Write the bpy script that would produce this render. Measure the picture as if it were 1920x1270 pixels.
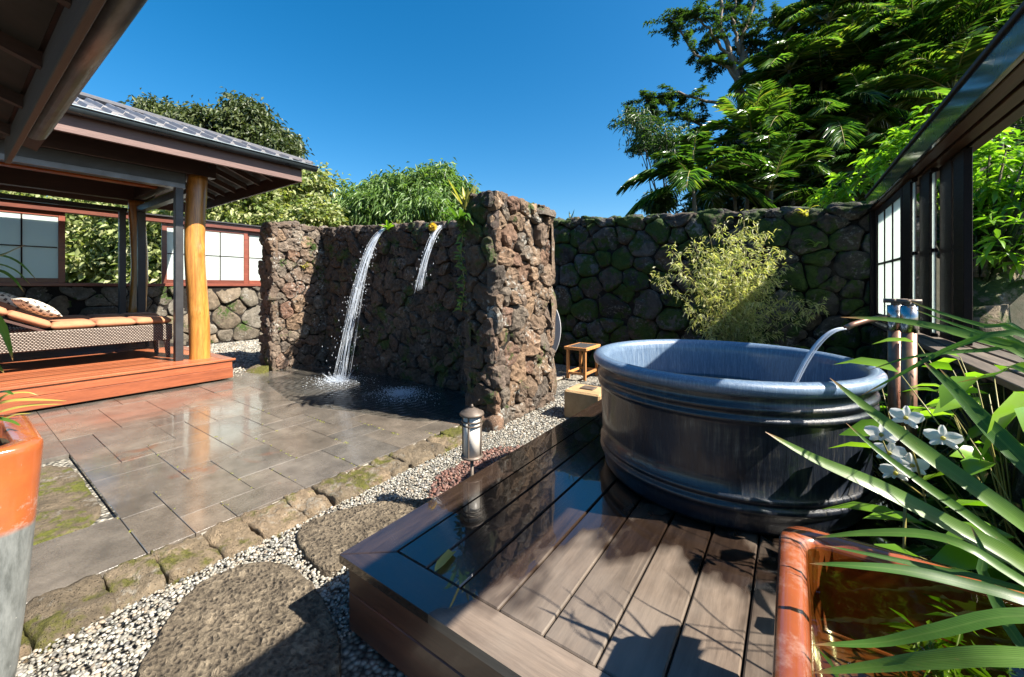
import bpy, math, random
import numpy as np
from mathutils import Vector, noise as mnoise
sc = bpy.context.scene
for o in list(bpy.data.objects): bpy.data.objects.remove(o)
R = math.radians
# ------------------------------------------------------------ camera, sky, sun
YAW = .61
CS, SN = math.cos(YAW), math.sin(YAW)
FPX, HOR, CAMH = 751., 537., 1.5
cam = bpy.data.cameras.new('camera'); camo = bpy.data.objects.new('camera', cam)
sc.collection.objects.link(camo); sc.camera = camo
camo.location = (0, 0, CAMH); camo.rotation_euler = (R(90), 0, YAW)
cam.sensor_width = 36; cam.lens = FPX / 1920 * 36; cam.shift_y = -(635 - HOR) / 1920
cam.clip_start = .05; cam.clip_end = 3000
SUN_EL = R(45.5); SUN_AZ = math.atan2(.97, .23)          # azimuth from +Y towards +X
w = bpy.data.worlds.new('World'); sc.world = w; w.use_nodes = True
nt = w.node_tree; nt.nodes.clear()
sky = nt.nodes.new('ShaderNodeTexSky'); sky.sky_type = 'NISHITA'; sky.sun_disc = False
sky.sun_elevation = SUN_EL; sky.sun_rotation = SUN_AZ
sky.air_density = 1.0; sky.dust_density = 1.3; sky.ozone_density = 3.0; sky.altitude = 200
hsv = nt.nodes.new('ShaderNodeHueSaturation'); hsv.inputs['Saturation'].default_value = 1.42
hsv.inputs['Hue'].default_value = .493
bg = nt.nodes.new('ShaderNodeBackground'); bg.inputs['Strength'].default_value = .062
wo = nt.nodes.new('ShaderNodeOutputWorld')
nt.links.new(sky.outputs[0], hsv.inputs['Color']); nt.links.new(hsv.outputs[0], bg.inputs[0]); nt.links.new(bg.outputs[0], wo.inputs[0])
sl = bpy.data.lights.new('sun', 'SUN'); sl.energy = 5.0; sl.angle = R(.53); sl.color = (1, .93, .82)
so = bpy.data.objects.new('sun', sl); sc.collection.objects.link(so)
sd = Vector((math.sin(SUN_AZ) * math.cos(SUN_EL), math.cos(SUN_AZ) * math.cos(SUN_EL), math.sin(SUN_EL)))
so.rotation_euler = (-sd).to_track_quat('-Z', 'Y').to_euler(); so.location = (6, 2, 8)
vs = sc.view_settings; vs.view_transform = 'Standard'; vs.look = 'None'; vs.gamma = 1; vs.exposure = 1.72
vs.use_curve_mapping = False
sc.cycles.use_denoising = True
sc.cycles.max_bounces = 8; sc.cycles.diffuse_bounces = 2; sc.cycles.transparent_max_bounces = 16; sc.cycles.caustics_reflective = False; sc.cycles.caustics_refractive = False

# measured places of the photograph -> points of the place
def G(u, v, z=0.):
    f = FPX * (CAMH - z) / (v - HOR); r = (u - 960) / FPX * f
    return np.array([CS * r - SN * f, SN * r + CS * f, z])
def atf(u, v, f):
    r = (u - 960) / FPX * f
    return np.array([CS * r - SN * f, SN * r + CS * f, CAMH - (v - HOR) / FPX * f])
# ------------------------------------------------------------ objects
col = sc.collection
WL = {}                                                # world location of each object that parents others
def tag(o, label=None, cat=None, group=None, kind=None):
    if label: o['label'] = label
    if cat: o['category'] = cat
    if group: o['group'] = group
    if kind: o['kind'] = kind
    return o
def thing(name, loc, label, cat, group=None, kind=None):
    o = bpy.data.objects.new(name, None); col.objects.link(o); o.location = loc
    o.empty_display_size = .1
    WL[o.name] = np.array(loc, float)
    return tag(o, label, cat, group, kind)
def mesh_np(name, V, faces):
    me = bpy.data.meshes.new(name)
    V = np.asarray(V, np.float32)
    if isinstance(faces, np.ndarray):
        n, k = faces.shape
        me.vertices.add(len(V)); me.vertices.foreach_set('co', V.ravel())
        me.loops.add(n * k); me.loops.foreach_set('vertex_index', faces.ravel().astype(np.int32))
        me.polygons.add(n); me.polygons.foreach_set('loop_start', np.arange(0, n * k, k, dtype=np.int32))
        me.update(calc_edges=True)
    else:
        me.from_pydata(V.tolist(), [], faces); me.update()
    return me
def put(name, V, faces, mat, parent=None, smooth=False, uv=None):
    V = np.asarray(V, float)
    off = WL.get(parent.name, np.zeros(3)) if parent else np.zeros(3)
    me = mesh_np(name, V - off, faces)
    if smooth: me.polygons.foreach_set('use_smooth', np.ones(len(me.polygons), bool))
    if uv is not None:
        ul = me.uv_layers.new(name='UVMap'); li = np.zeros(len(me.loops), np.int32); me.loops.foreach_get('vertex_index', li); ul.data.foreach_set('uv', np.asarray(uv, np.float32)[li].ravel())
    me.materials.append(mat)
    o = bpy.data.objects.new(name, me); col.objects.link(o)
    if parent: o.parent = parent
    WL[o.name] = off
    return o
def copy_tree(o, parent=None):
    c = o.copy(); col.objects.link(c); c.parent = parent
    for ch in list(o.children): copy_tree(ch, c)
    return c
class MB:
    def __init__(s): s.V = []; s.F = []
    def add(s, V, F):
        b = len(s.V); s.V.extend([tuple(map(float, v)) for v in V]); s.F.extend([tuple(i + b for i in f) for f in F]); return s
    def box(s, lo, hi, ch=.004):
        lo = np.minimum(lo, hi) if False else np.array(lo, float); hi = np.array(hi, float)
        lo, hi = np.minimum(lo, hi), np.maximum(lo, hi)
        c = (lo + hi) / 2; h = (hi - lo) / 2; ch = min(ch, h.min() * .45)
        V = []; idx = {}
        for sx in (-1, 1):
            for sy in (-1, 1):
                for sz in (-1, 1):
                    sg = np.array([sx, sy, sz])
                    for a in range(3):
                        p = h - ch; p = p.copy(); p[a] = h[a]
                        idx[(sx, sy, sz, a)] = len(V); V.append(c + sg * p)
        F = []
        def orient(f):
            P = np.array([V[i] for i in f]); n = np.cross(P[1] - P[0], P[2] - P[0]); m = P.mean(0) - c
            return f if n @ m > 0 else f[::-1]
        for a in range(3):
            b, d = [k for k in range(3) if k != a]
            for sa in (-1, 1):
                q = []
                for sb, sdv in ((-1, -1), (1, -1), (1, 1), (-1, 1)):
                    k = [0, 0, 0]; k[a] = sa; k[b] = sb; k[d] = sdv; q.append(idx[(*k, a)])
                F.append(orient(q))
            for sb in (-1, 1):
                for sdv in (-1, 1):
                    q = []
                    for sa, ax in ((-1, b), (1, b), (1, d), (-1, d)):
                        k = [0, 0, 0]; k[a] = sa; k[b] = sb; k[d] = sdv; q.append(idx[(*k, ax)])
                    F.append(orient(q))
        for sx in (-1, 1):
            for sy in (-1, 1):
                for sz in (-1, 1): F.append(orient([idx[(sx, sy, sz, a)] for a in range(3)]))
        return s.add(V, F)
    def tube(s, pts, rad, n=8, cap=True):
        pts = [np.array(p, float) for p in pts]
        if not hasattr(rad, '__len__'): rad = [rad] * len(pts)
        V = []; F = []; up = None
        for i, p in enumerate(pts):
            d = pts[min(i + 1, len(pts) - 1)] - pts[max(i - 1, 0)]; d = d / (np.linalg.norm(d) + 1e-9)
            if up is None: up = np.array([0, 0, 1.]) if abs(d[2]) < .9 else np.array([1., 0, 0])
            x = np.cross(d, up); x /= np.linalg.norm(x) + 1e-9; y = np.cross(x, d); up = y
            for k in range(n):
                a = 2 * math.pi * k / n; V.append(p + rad[i] * (math.cos(a) * x + math.sin(a) * y))
        for i in range(len(pts) - 1):
            for k in range(n):
                F.append((i * n + k, i * n + (k + 1) % n, (i + 1) * n + (k + 1) % n, (i + 1) * n + k))
        if cap: F.append(tuple(range(n))[::-1]); F.append(tuple((len(pts) - 1) * n + k for k in range(n)))
        return s.add(V, F)
    def lathe(s, prof, cx, cy, n=48, close=True):
        V = []; F = []; m = len(prof)
        for k in range(n):
            a = 2 * math.pi * k / n
            for r, z in prof: V.append((cx + r * math.cos(a), cy + r * math.sin(a), z))
        for k in range(n):
            j = (k + 1) % n
            for i in range(m - 1): F.append((k * m + i, j * m + i, j * m + i + 1, k * m + i + 1))
        return s.add(V, F)
    def quad(s, a, b, c, d): return s.add([a, b, c, d], [(0, 1, 2, 3)])
    def build(s, name, mat, parent=None, smooth=False): return put(name, s.V, s.F, mat, parent, smooth)
def rot(a, ax):
    c, s = math.cos(a), math.sin(a); x, y, z = ax
    C = 1 - c
    return np.array([[c + x * x * C, x * y * C - z * s, x * z * C + y * s], [y * x * C + z * s, c + y * y * C, y * z * C - x * s], [z * x * C - y * s, z * y * C + x * s, c + z * z * C]])
# ------------------------------------------------------------ materials
class NT:
    def __init__(s, name):
        s.m = bpy.data.materials.new(name); s.m.use_nodes = True; s.t = s.m.node_tree
        s.t.nodes.clear(); s.out = s.t.nodes.new('ShaderNodeOutputMaterial')
    def n(s, typ, ins=None, **kw):
        nd = s.t.nodes.new('ShaderNode' + typ)
        for k, v in kw.items(): setattr(nd, k, v)
        for k, v in (ins or {}).items(): s.set(nd.inputs[k], v)
        return nd
    def set(s, sock, v):
        if hasattr(v, 'links') or isinstance(v, bpy.types.NodeSocket): s.t.links.new(v, sock)
        elif isinstance(v, bpy.types.Node): s.t.links.new(v.outputs[0], sock)
        else:
            if hasattr(v, '__len__') and len(v) == 3 and len(sock.default_value) == 4: v = (*v, 1)
            sock.default_value = v
    def pos(s, scale=(1, 1, 1)):
        g = s.n('NewGeometry'); mp = s.n('Mapping', {'Vector': g.outputs['Position'], 'Scale': scale}); return mp.outputs[0]
    def noise(s, scale, detail=4, rough=.6, vec=None, dist=0):
        return s.n('TexNoise', {'Vector': vec or s.pos(), 'Scale': scale, 'Detail': detail, 'Roughness': rough, 'Distortion': dist}).outputs[0]
    def vor(s, scale, vec=None, feature='F1'):
        return s.n('TexVoronoi', {'Vector': vec or s.pos(), 'Scale': scale}, feature=feature).outputs[0]
    def ramp(s, fac, stops, interp='LINEAR'):
        r = s.n('ValToRGB', {'Fac': fac}); cr = r.color_ramp; cr.interpolation = interp
        while len(cr.elements) < len(stops): cr.elements.new(.5)
        for e, (p, c) in zip(cr.elements, stops):
            e.position = p; e.color = (*c, 1) if hasattr(c, '__len__') else (c, c, c, 1)
        return r.outputs[0]
    def mix(s, fac, a, b, mode='MIX'):
        m = s.n('Mix', data_type='RGBA', blend_type=mode)
        s.set(m.inputs[0], fac); s.set(m.inputs[6], a); s.set(m.inputs[7], b); return m.outputs[2]
    def math(s, op, a, b=0., c=None):
        m = s.n('Math', operation=op); s.set(m.inputs[0], a); s.set(m.inputs[1], b)
        if c is not None: s.set(m.inputs[2], c)
        return m.outputs[0]
    def sep(s, vec=None):
        return s.n('SeparateXYZ', {0: vec or s.n('NewGeometry').outputs['Position']})
    def bump(s, h, strength=.4, dist=.01, normal=None):
        b = s.n('Bump', {'Height': h, 'Strength': strength, 'Distance': dist})
        if normal is not None: s.set(b.inputs['Normal'], normal)
        return b.outputs[0]
    def bsdf(s, **kw):
        b = s.n('BsdfPrincipled')
        names = dict(col='Base Color', rough='Roughness', metal='Metallic', spec='Specular IOR Level', nrm='Normal', coat='Coat Weight', coatr='Coat Roughness', trans='Transmission Weight', ior='IOR', alpha='Alpha', sheen='Sheen Weight', coatn='Coat Normal')
        for k, v in kw.items(): s.set(b.inputs[names[k]], v)
        return b
    def done(s, sh):
        s.t.links.new(sh.outputs[0] if isinstance(sh, bpy.types.Node) else sh, s.out.inputs[0]); return s.m
def simple(name, c, rough=.6, c2=None, nscale=8, bscale=60, bstr=.2, bdist=.004, metal=0, coat=0, spec=.5, stretch=(1, 1, 1)):
    t = NT(name); v = t.pos(stretch)
    c2 = c2 or tuple(x * .6 for x in c)
    cc = t.ramp(t.noise(nscale, 5, .65, v), [(.3, c2), (.7, c)])
    n = t.bump(t.noise(bscale, 4, .6, v), bstr, bdist)
    rr = t.math('MULTIPLY_ADD', t.noise(nscale * 2.3, 3, .5, v), .3, rough - .15)
    return t.done(t.bsdf(col=cc, rough=rr, nrm=n, metal=metal, coat=coat, coatr=.08, spec=spec))
def stone_mat(name, cols, moss=0., lichen=.5, mossc=((.05, .09, .012), (.02, .045, .008)), wet=0.):
    t = NT(name); p = t.pos()
    rnd = t.n('ObjectInfo').outputs['Random']
    base = t.ramp(rnd, [(i / (len(cols) - 1), c) for i, c in enumerate(cols)])
    n1 = t.noise(9, 6, .7, p)
    base = t.mix(1, base, t.ramp(n1, [(.25, .42), (.5, .9), (.75, 1.5)]), 'MULTIPLY')
    pits = t.ramp(t.vor(75, p), [(.05, 0.), (.3, 1.)])
    n2 = t.noise(34, 6, .75, p)
    base = t.mix(t.math('MULTIPLY', t.math('SUBTRACT', 1., pits), .55), base, (.02, .016, .013))
    if lichen > 0:
        lm = t.ramp(t.math('MULTIPLY', t.noise(21, 5, .7, p), t.math('ADD', t.noise(3.1, 2, .5, p), .42)), [(.54, 0.), (.66, lichen)])
        base = t.mix(lm, base, (.42, .42, .38))
    if moss > 0:
        mk = t.math('ADD', t.noise(2.3, 4, .6, p), t.math('MULTIPLY', t.noise(14, 4, .7, p), .45))
        mm = t.ramp(mk, [(.92 - .3 * moss, 0.), (1.0 - .3 * moss, .92)])
        base = t.mix(mm, base, t.ramp(t.noise(40, 4, .7, p), [(.3, mossc[1]), (.7, mossc[0])]))
    h = t.math('ADD', t.math('MULTIPLY', n1, 1.4), t.math('ADD', t.math('MULTIPLY', n2, 1.1), t.math('MULTIPLY', pits, .4)))
    return t.done(t.bsdf(col=base, rough=.85 - wet, nrm=t.bump(h, 1., .03), spec=.25 + wet * .4))
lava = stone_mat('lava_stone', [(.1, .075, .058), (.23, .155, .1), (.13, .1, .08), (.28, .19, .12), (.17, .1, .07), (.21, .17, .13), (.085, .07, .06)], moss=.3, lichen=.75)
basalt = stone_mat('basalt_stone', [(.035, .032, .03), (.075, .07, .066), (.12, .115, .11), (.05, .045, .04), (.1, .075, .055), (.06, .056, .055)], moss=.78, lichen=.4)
lavawetshade = stone_mat('wet_shaded_lava_stone', [(.05, .038, .03), (.1, .07, .05), (.065, .052, .044), (.12, .082, .055), (.085, .055, .042), (.045, .04, .036)], moss=.48, lichen=.3, wet=.3)  # wet lava, also darkened to deepen the shade on faces away from sun
lowstone = stone_mat('low_wall_stone', [(.12, .1, .075), (.2, .17, .13), (.09, .08, .065), (.23, .17, .11), (.15, .14, .12)], moss=.42, lichen=.4)
mortar = stone_mat('mortar_core', [(.018, .015, .013), (.028, .022, .018)], lichen=0)
kerbm = stone_mat('kerb_lava', [(.2, .155, .1), (.27, .2, .13), (.14, .11, .075), (.23, .18, .12)], moss=.55, lichen=.3, mossc=((.13, .13, .02), (.06, .06, .015)))
slabm = stone_mat('slab_lava', [(.24, .2, .15), (.17, .14, .115)], lichen=.3)
def slabmat():
    t = NT('pitted_lava_slab'); p = t.pos(); n1 = t.noise(5, 6, .7, p); n2 = t.noise(28, 5, .7, p, .5); v = t.ramp(t.vor(34, t.pos((1, 1.5, 1))), [(.1, 0.), (.55, 1.)])
    c = t.mix(1, t.ramp(n2, [(.28, (.07, .056, .042)), (.5, (.155, .125, .088)), (.72, (.27, .22, .155))]), t.ramp(n1, [(.3, .6), (.7, 1.2)]), 'MULTIPLY')
    c = t.mix(t.math('MULTIPLY', t.math('SUBTRACT', 1., v), .55), c, (.03, .024, .02))
    h = t.math('ADD', t.math('MULTIPLY', n2, 1.5), t.math('MULTIPLY', v, .6))
    return t.done(t.bsdf(col=c, rough=.9, nrm=t.bump(h, .9, .03), spec=.2))
slabm = slabmat()
mossm = stone_mat('mossy_slab', [(.12, .095, .062), (.16, .125, .085)], moss=.66, lichen=.3, mossc=((.16, .17, .02), (.06, .07, .015)))
def tile_mat():
    t = NT('wet_basalt_tile'); p = t.pos(); rnd = t.n('ObjectInfo').outputs['Random']
    base = t.ramp(rnd, [(0, (.12, .105, .088)), (.35, (.165, .14, .112)), (.7, (.13, .118, .102)), (1, (.19, .155, .12))])
    base = t.mix(1, base, t.ramp(t.noise(5, 6, .7, p), [(.3, .6), (.7, 1.25)]), 'MULTIPLY')
    base = t.mix(1, base, t.ramp(t.noise(120, 3, .7, p), [(.3, .75), (.7, 1.2)]), 'MULTIPLY')
    rust = t.ramp(t.math('MULTIPLY', t.noise(2.2, 5, .65, t.pos((1, 1.6, 1)), .6), t.math('ADD', t.noise(.9, 2, .5, p), .45)), [(.6, 0.), (.72, .7)])
    base = t.mix(rust, base, (.16, .06, .028))
    wet = t.ramp(t.noise(1.1, 4, .6, t.pos((1, 1, 1))), [(.33, 0.), (.6, 1.)])
    base = t.mix(t.math('MULTIPLY', wet, .35), base, (.045, .04, .036))
    rough = t.math('MULTIPLY_ADD', wet, -.2, .36)
    h = t.math('ADD', t.noise(180, 3, .6, p), t.math('MULTIPLY', t.noise(26, 4, .6, p), .8))
    return t.done(t.bsdf(col=base, rough=rough, nrm=t.bump(h, .22, .004), spec=.6, coat=t.math('MULTIPLY', wet, .9), coatr=.09))
tilem = tile_mat()
def gravel_mat(name, cols):
    t = NT(name); rnd = t.n('NewGeometry').outputs['Random Per Island']
    c = t.ramp(rnd, [(i / (len(cols) - 1), k) for i, k in enumerate(cols)])
    c = t.mix(1, c, t.ramp(t.noise(90, 3, .6), [(.3, .8), (.7, 1.15)]), 'MULTIPLY')
    return t.done(t.bsdf(col=c, rough=.7, nrm=t.bump(t.noise(300, 2, .6), .2, .002)))
pebm = gravel_mat('pebbles', [(.2, .18, .14), (.3, .28, .23), (.1, .095, .085), (.34, .32, .27), (.24, .185, .13), (.14, .15, .14), (.42, .4, .35), (.2, .19, .17), (.07, .065, .06)])
cindm = gravel_mat('cinder', [(.09, .04, .03), (.15, .065, .045), (.06, .035, .03), (.19, .1, .075), (.1, .06, .05)])
def gravelbed():
    t = NT('gravel_bed'); p = t.pos(); v = t.n('TexVoronoi', {'Vector': p, 'Scale': 38.})
    c = t.ramp(t.n('SeparateColor', {0: v.outputs['Color']}).outputs[0], [(0, (.16, .15, .12)), (.5, (.36, .33, .27)), (1, (.5, .47, .4))])
    d = t.ramp(v.outputs['Distance'], [(.2, 1.), (.75, .12)])
    return t.done(t.bsdf(col=t.mix(1, c, d, 'MULTIPLY'), rough=.8, nrm=t.bump(d, 1., .01)))
gbedm = gravelbed()
soilm = simple('soil', (.06, .05, .03), .95, (.025, .03, .012), 4, 40, .6, .03)
def wood(name, c1, c2, along, rough=.45, coat=0, gs=1., wetpatch=False, spec=.5):
    t = NT(name); st = [9, 9, 9]; st[along] = .7
    v = t.pos(tuple(s * gs for s in st))
    rnd = t.n('ObjectInfo').outputs['Random']
    g = t.noise(2.6, 7, .68, v, .6)
    fine = t.noise(14, 4, .7, v)
    c = t.ramp(g, [(.25, c2), (.55, c1), (.8, tuple(min(1, x * 1.35) for x in c1))])
    c = t.mix(1, c, t.ramp(rnd, [(0, .6), (1, 1.22)]), 'MULTIPLY')
    c = t.mix(1, c, t.ramp(fine, [(.3, .8), (.7, 1.15)]), 'MULTIPLY')
    nr = t.bump(t.math('ADD', g, fine), .25, .004)
    if not wetpatch:
        return t.done(t.bsdf(col=c, rough=t.math('MULTIPLY_ADD', fine, .2, rough - .1), nrm=nr, coat=coat, coatr=.15, spec=spec))
    # a film of water lies on the boards nearest the gravel, drying in patches towards the middle
    sx = t.sep().outputs
    near = t.n('MapRange', {'Value': sx[0], 'From Min': -1.08, 'From Max': -.72, 'To Min': .36, 'To Max': -.14}).outputs[0]
    far = t.n('MapRange', {'Value': sx[1], 'From Min': 1.55, 'From Max': 1.95, 'To Min': 0., 'To Max': .36}).outputs[0]
    fr = t.n('MapRange', {'Value': sx[1], 'From Min': .98, 'From Max': 1.14, 'To Min': -.16, 'To Max': 0.}).outputs[0]
    wm = t.math('ADD', t.math('ADD', t.math('ADD', near, far), fr), t.noise(3.2, 3, .5, t.pos((1.5, .8, 1))))
    wet = t.ramp(wm, [(.6, 0.), (.645, 1.)])
    damp = t.ramp(wm, [(.45, 0.), (.64, 1.)])
    grey = t.mix(t.ramp(t.noise(2.1, 4, .6), [(.35, 0.), (.7, .6)]), c, (.2, .17, .14))
    c = t.mix(damp, grey, t.mix(1, c, (.2, .17, .16), 'MULTIPLY'))
    rr = t.math('MULTIPLY_ADD', wet, -.33, .36)
    cn = t.bump(t.noise(3.5, 2, .5), .03, .01)
    b = t.bsdf(col=c, rough=rr, nrm=nr, coat=wet, coatr=.012, spec=.5)
    t.set(b.inputs['Coat Normal'], cn)
    return t.done(b)
deckm = wood('deck_redwood', (.34, .105, .042), (.17, .042, .018), 1, .36, .2)
deckface = wood('deck_face_wood', (.38, .105, .04), (.2, .05, .02), 1, .4, .12)
platm = wood('wet_ipe_boards', (.15, .112, .084), (.045, .031, .024), 1, .5, wetpatch=True)
platx = wood('wet_ipe_cap', (.15, .112, .084), (.045, .031, .024), 0, .5, wetpatch=True)
platface = wood('platform_face', (.06, .024, .014), (.03, .012, .008), 0, .4, .2)
brownbeam = wood('painted_beam', (.06, .028, .021), (.04, .018, .014), 1, .5)
brownbeamx = wood('painted_beam_across', (.05, .024, .018), (.03, .015, .012), 0, .5)
fasciam = wood('fascia_board', (.15, .085, .072), (.1, .055, .048), 1, .55)
fasciax = wood('house_fascia_board', (.1, .06, .044), (.07, .04, .03), 0, .6)
frame_red = wood('window_frame_redwood', (.17, .045, .025), (.09, .022, .014), 1, .4, .2)
frame_dark = wood('screen_frame_dark', (.02, .011, .009), (.011, .007, .006), 1, .5, 0., spec=.15)
logm = wood('golden_log', (.5, .22, .045), (.17, .052, .01), 2, .32, .3, .9)
stoolm = wood('stool_cedar', (.48, .22, .075), (.3, .12, .04), 2, .5)
gutterm = simple('weathered_gutter', (.17, .165, .16), .38, (.07, .06, .055), 5, 40, .15, .003, metal=.75, stretch=(.5, 2, 2))
gutterb = simple('blue_grey_gutter', (.11, .14, .16), .3, (.07, .09, .1), 3, 60, .05, .002, metal=.7)
roofm = simple('grey_metal_roof', (.2, .195, .2), .42, (.15, .145, .15), 6, 90, .08, .002, metal=.3)
darkmetal = simple('charcoal_channel', (.05, .05, .053), .4, (.035, .035, .037), 4, 90, .05, .002, metal=.4)
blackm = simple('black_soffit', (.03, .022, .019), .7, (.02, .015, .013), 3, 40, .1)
skytintbeam = simple('sky_tinted_glossy_beam', (.018, .026, .038), .25, (.012, .017, .026), 3, 60, .05, .002, coat=1)  # dark beam; the reflected blue of the sky is tinted into its colour
def frosted():
    t = NT('frosted_glass'); p = t.pos()
    d = t.n('BsdfTranslucent', {'Color': (.86, .93, .89, 1)}); b = t.bsdf(col=(.78, .85, .82), rough=.16, spec=.5)
    return t.done(t.n('MixShader', {0: .6, 1: b.outputs[0], 2: d.outputs[0]}))
frostm = frosted()
def wicker():
    t = NT('wicker_weave'); s = t.sep().outputs
    yy = t.math('MULTIPLY', s[1], 30.); zz = t.math('MULTIPLY', s[2], 46.)
    xx = t.math('MULTIPLY', s[0], 30.)
    a = t.math('ADD', yy, xx)
    row = t.math('FLOOR', zz); sh = t.math('MULTIPLY', row, .5)
    ph = t.math('FRACT', t.math('ADD', a, sh)); pz = t.math('FRACT', zz)
    hv = t.math('MULTIPLY', t.math('SINE', t.math('MULTIPLY', ph, math.pi)), t.math('SINE', t.math('MULTIPLY', pz, math.pi)))
    c = t.ramp(hv, [(.1, (.025, .018, .014)), (.45, (.15, .115, .09)), (.9, (.34, .29, .245))])
    c = t.mix(1, c, t.ramp(t.noise(70, 2, .5), [(.3, .7), (.7, 1.2)]), 'MULTIPLY')
    return t.done(t.bsdf(col=c, rough=.5, nrm=t.bump(hv, .9, .012)))
wickm = wicker()
cushm = simple('terracotta_canvas', (.4, .18, .09), .9, (.33, .14, .07), 9, 380, .25, .002)
def pillowmat():
    t = NT('ikat_check_fabric'); tc = t.n('TexCoord'); s = t.sep(tc.outputs['Generated']).outputs
    a = t.math('MULTIPLY', s[0], 8.); b = t.math('MULTIPLY', s[1], 8.)
    nz = t.math('MULTIPLY', t.noise(40, 3, .6), .35)
    fa = t.math('FRACT', t.math('ADD', a, t.math('MULTIPLY', t.math('FLOOR', b), .5))); fb = t.math('FRACT', b)
    q = t.math('MULTIPLY', t.math('LESS_THAN', t.math('ADD', fa, nz), .68), t.math('LESS_THAN', fb, .55))
    c = t.mix(q, (.68, .62, .5), (.1, .08, .065))
    return t.done(t.bsdf(col=c, rough=.9, nrm=t.bump(t.noise(400, 2, .5), .3, .002)))
pillowm = pillowmat()
def tubglaze(name, rim=False):
    t = NT(name); v = t.pos((26, 26, 1.6)); s1 = t.noise(2.4, 6, .75, v, .3); s2 = t.noise(9, 4, .7, v)
    big = t.noise(2.2, 4, .6, t.pos((1, 1, 1.4)), 1.2)
    if rim: c = t.ramp(s1, [(.28, (.07, .115, .19)), (.5, (.105, .16, .24)), (.74, (.2, .26, .33))])
    else:
        k = t.math('ADD', t.math('MULTIPLY', s1, .55), t.math('MULTIPLY', big, .6))
        c = t.ramp(k, [(.46, (.004, .006, .012)), (.59, (.011, .015, .024)), (.68, (.045, .043, .04)), (.79, (.14, .13, .115))])
    c = t.mix(1, c, t.ramp(s2, [(.3, .7), (.7, 1.25)]), 'MULTIPLY')
    return t.done(t.bsdf(col=c, rough=t.math('MULTIPLY_ADD', s1, .35, .2), nrm=t.bump(t.math('ADD', s1, t.math('MULTIPLY', s2, .7)), .3, .008), coat=.45, coatr=.1))
tubm = tubglaze('blue_black_glaze'); tubrim = tubglaze('blue_rim_glaze', True)
def potmat(name, zsplit, c1=(.42, .11, .028), c2=(.2, .05, .02), wk=.6):
    t = NT(name); s = t.sep().outputs; p = t.pos()
    n = t.noise(3, 5, .6, p)
    or_ = t.ramp(n, [(.3, c2), (.7, c1)])
    wear = t.ramp(t.math('MULTIPLY', t.noise(9, 6, .75, p), t.math('ADD', t.noise(1.7, 2, .5, p), .5)), [(.56, 0.), (.72, wk)])
    or_ = t.mix(wear, or_, (.5, .42, .36))
    gr = t.ramp(t.noise(5, 6, .7, t.pos((6, 6, 1.4))), [(.3, (.06, .065, .06)), (.7, (.2, .21, .2))])
    edge = t.math('ADD', s[2], t.math('MULTIPLY', t.noise(5, 3, .6, p), .06))
    lo = t.ramp(t.math('MULTIPLY_ADD', edge, 40., -40 * zsplit), [(0, 1.), (1, 0.)])
    c = t.mix(lo, or_, gr)
    spk = t.ramp(t.vor(46, p), [(.04, 1.), (.13, 0.)])
    spk = t.math('MULTIPLY', spk, t.math('MULTIPLY', t.math('GREATER_THAN', t.noise(6, 3, .6, p), .55), t.math('GREATER_THAN', wk, .4)))
    c = t.mix(t.math('MULTIPLY', spk, .7), c, (.6, .58, .52))
    return t.done(t.bsdf(col=c, rough=t.math('MULTIPLY_ADD', lo, .45, .18), coat=.5, coatr=.08, nrm=t.bump(t.noise(60, 4, .6, p), .12, .005)))
potL = potmat('orange_grey_glaze', .655)
potR = potmat('orange_glaze', -1, (.26, .068, .022), (.15, .038, .016), .22)
def watermat(name, tint=(.8, .9, .92), bscale=14, bstr=.15, dark=.1, cov=None):
    t = NT(name)
    h = t.noise(bscale, 3, .5)
    nb = t.bump(h, bstr, .02)
    fr = t.n('Fresnel', {'IOR': 1.33, 'Normal': nb})
    tr = t.n('BsdfTransparent', {'Color': (*tint, 1)}); gl = t.n('BsdfGlossy', {'Color': (1, 1, 1, 1), 'Roughness': .02, 'Normal': nb})
    return t.done(t.n('MixShader', {0: fr.outputs[0], 1: tr.outputs[0], 2: gl.outputs[0]}))
filmw = watermat('shower_water', (.55, .62, .66), 9, .35)
potw = watermat('pot_water', (.5, .52, .36), 5, .1)
tubw = watermat('tub_water', (.4, .55, .65), 7, .4)
def fallmat():
    t = NT('falling_water')
    tr = t.n('BsdfTransparent', {'Color': (.93, .96, 1, 1)})
    b = t.bsdf(col=(.85, .9, .95), rough=.15, spec=.9)
    d = t.n('BsdfTranslucent', {'Color': (.9, .94, 1, 1)})
    m = t.n('MixShader', {0: .4, 1: b.outputs[0], 2: d.outputs[0]})
    return t.done(t.n('MixShader', {0: .5, 1: tr.outputs[0], 2: m.outputs[0]}))
fallm = fallmat()
def leaf(name, cols, transl=.35, rough=.4, tcol=None, vein=False, spec=.5):
    t = NT(name); rnd = t.n('NewGeometry').outputs['Random Per Island']
    c = t.ramp(rnd, [(i / (len(cols) - 1), k) for i, k in enumerate(cols)])
    if vein:
        v = t.noise(3.5, 4, .6); c = t.mix(1, c, t.ramp(v, [(.3, .75), (.7, 1.2)]), 'MULTIPLY')
    b = t.bsdf(col=c, rough=rough, spec=spec)
    tc = t.mix(1, c, tcol or (1.5, 1.6, .6), 'MULTIPLY')
    d = t.n('BsdfTranslucent'); t.set(d.inputs[0], tc)
    return t.done(t.n('MixShader', {0: transl, 1: b.outputs[0], 2: d.outputs[0]}))
l_dark = leaf('leaf_dark', [(.025, .045, .012), (.06, .085, .025), (.09, .11, .035), (.04, .06, .02)], .25, .45)
l_pale = leaf('leaf_pale', [(.12, .16, .035), (.28, .3, .12), (.42, .42, .23), (.16, .22, .055), (.06, .1, .02), (.33, .37, .14), (.09, .14, .03)], .35, .5)
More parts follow.
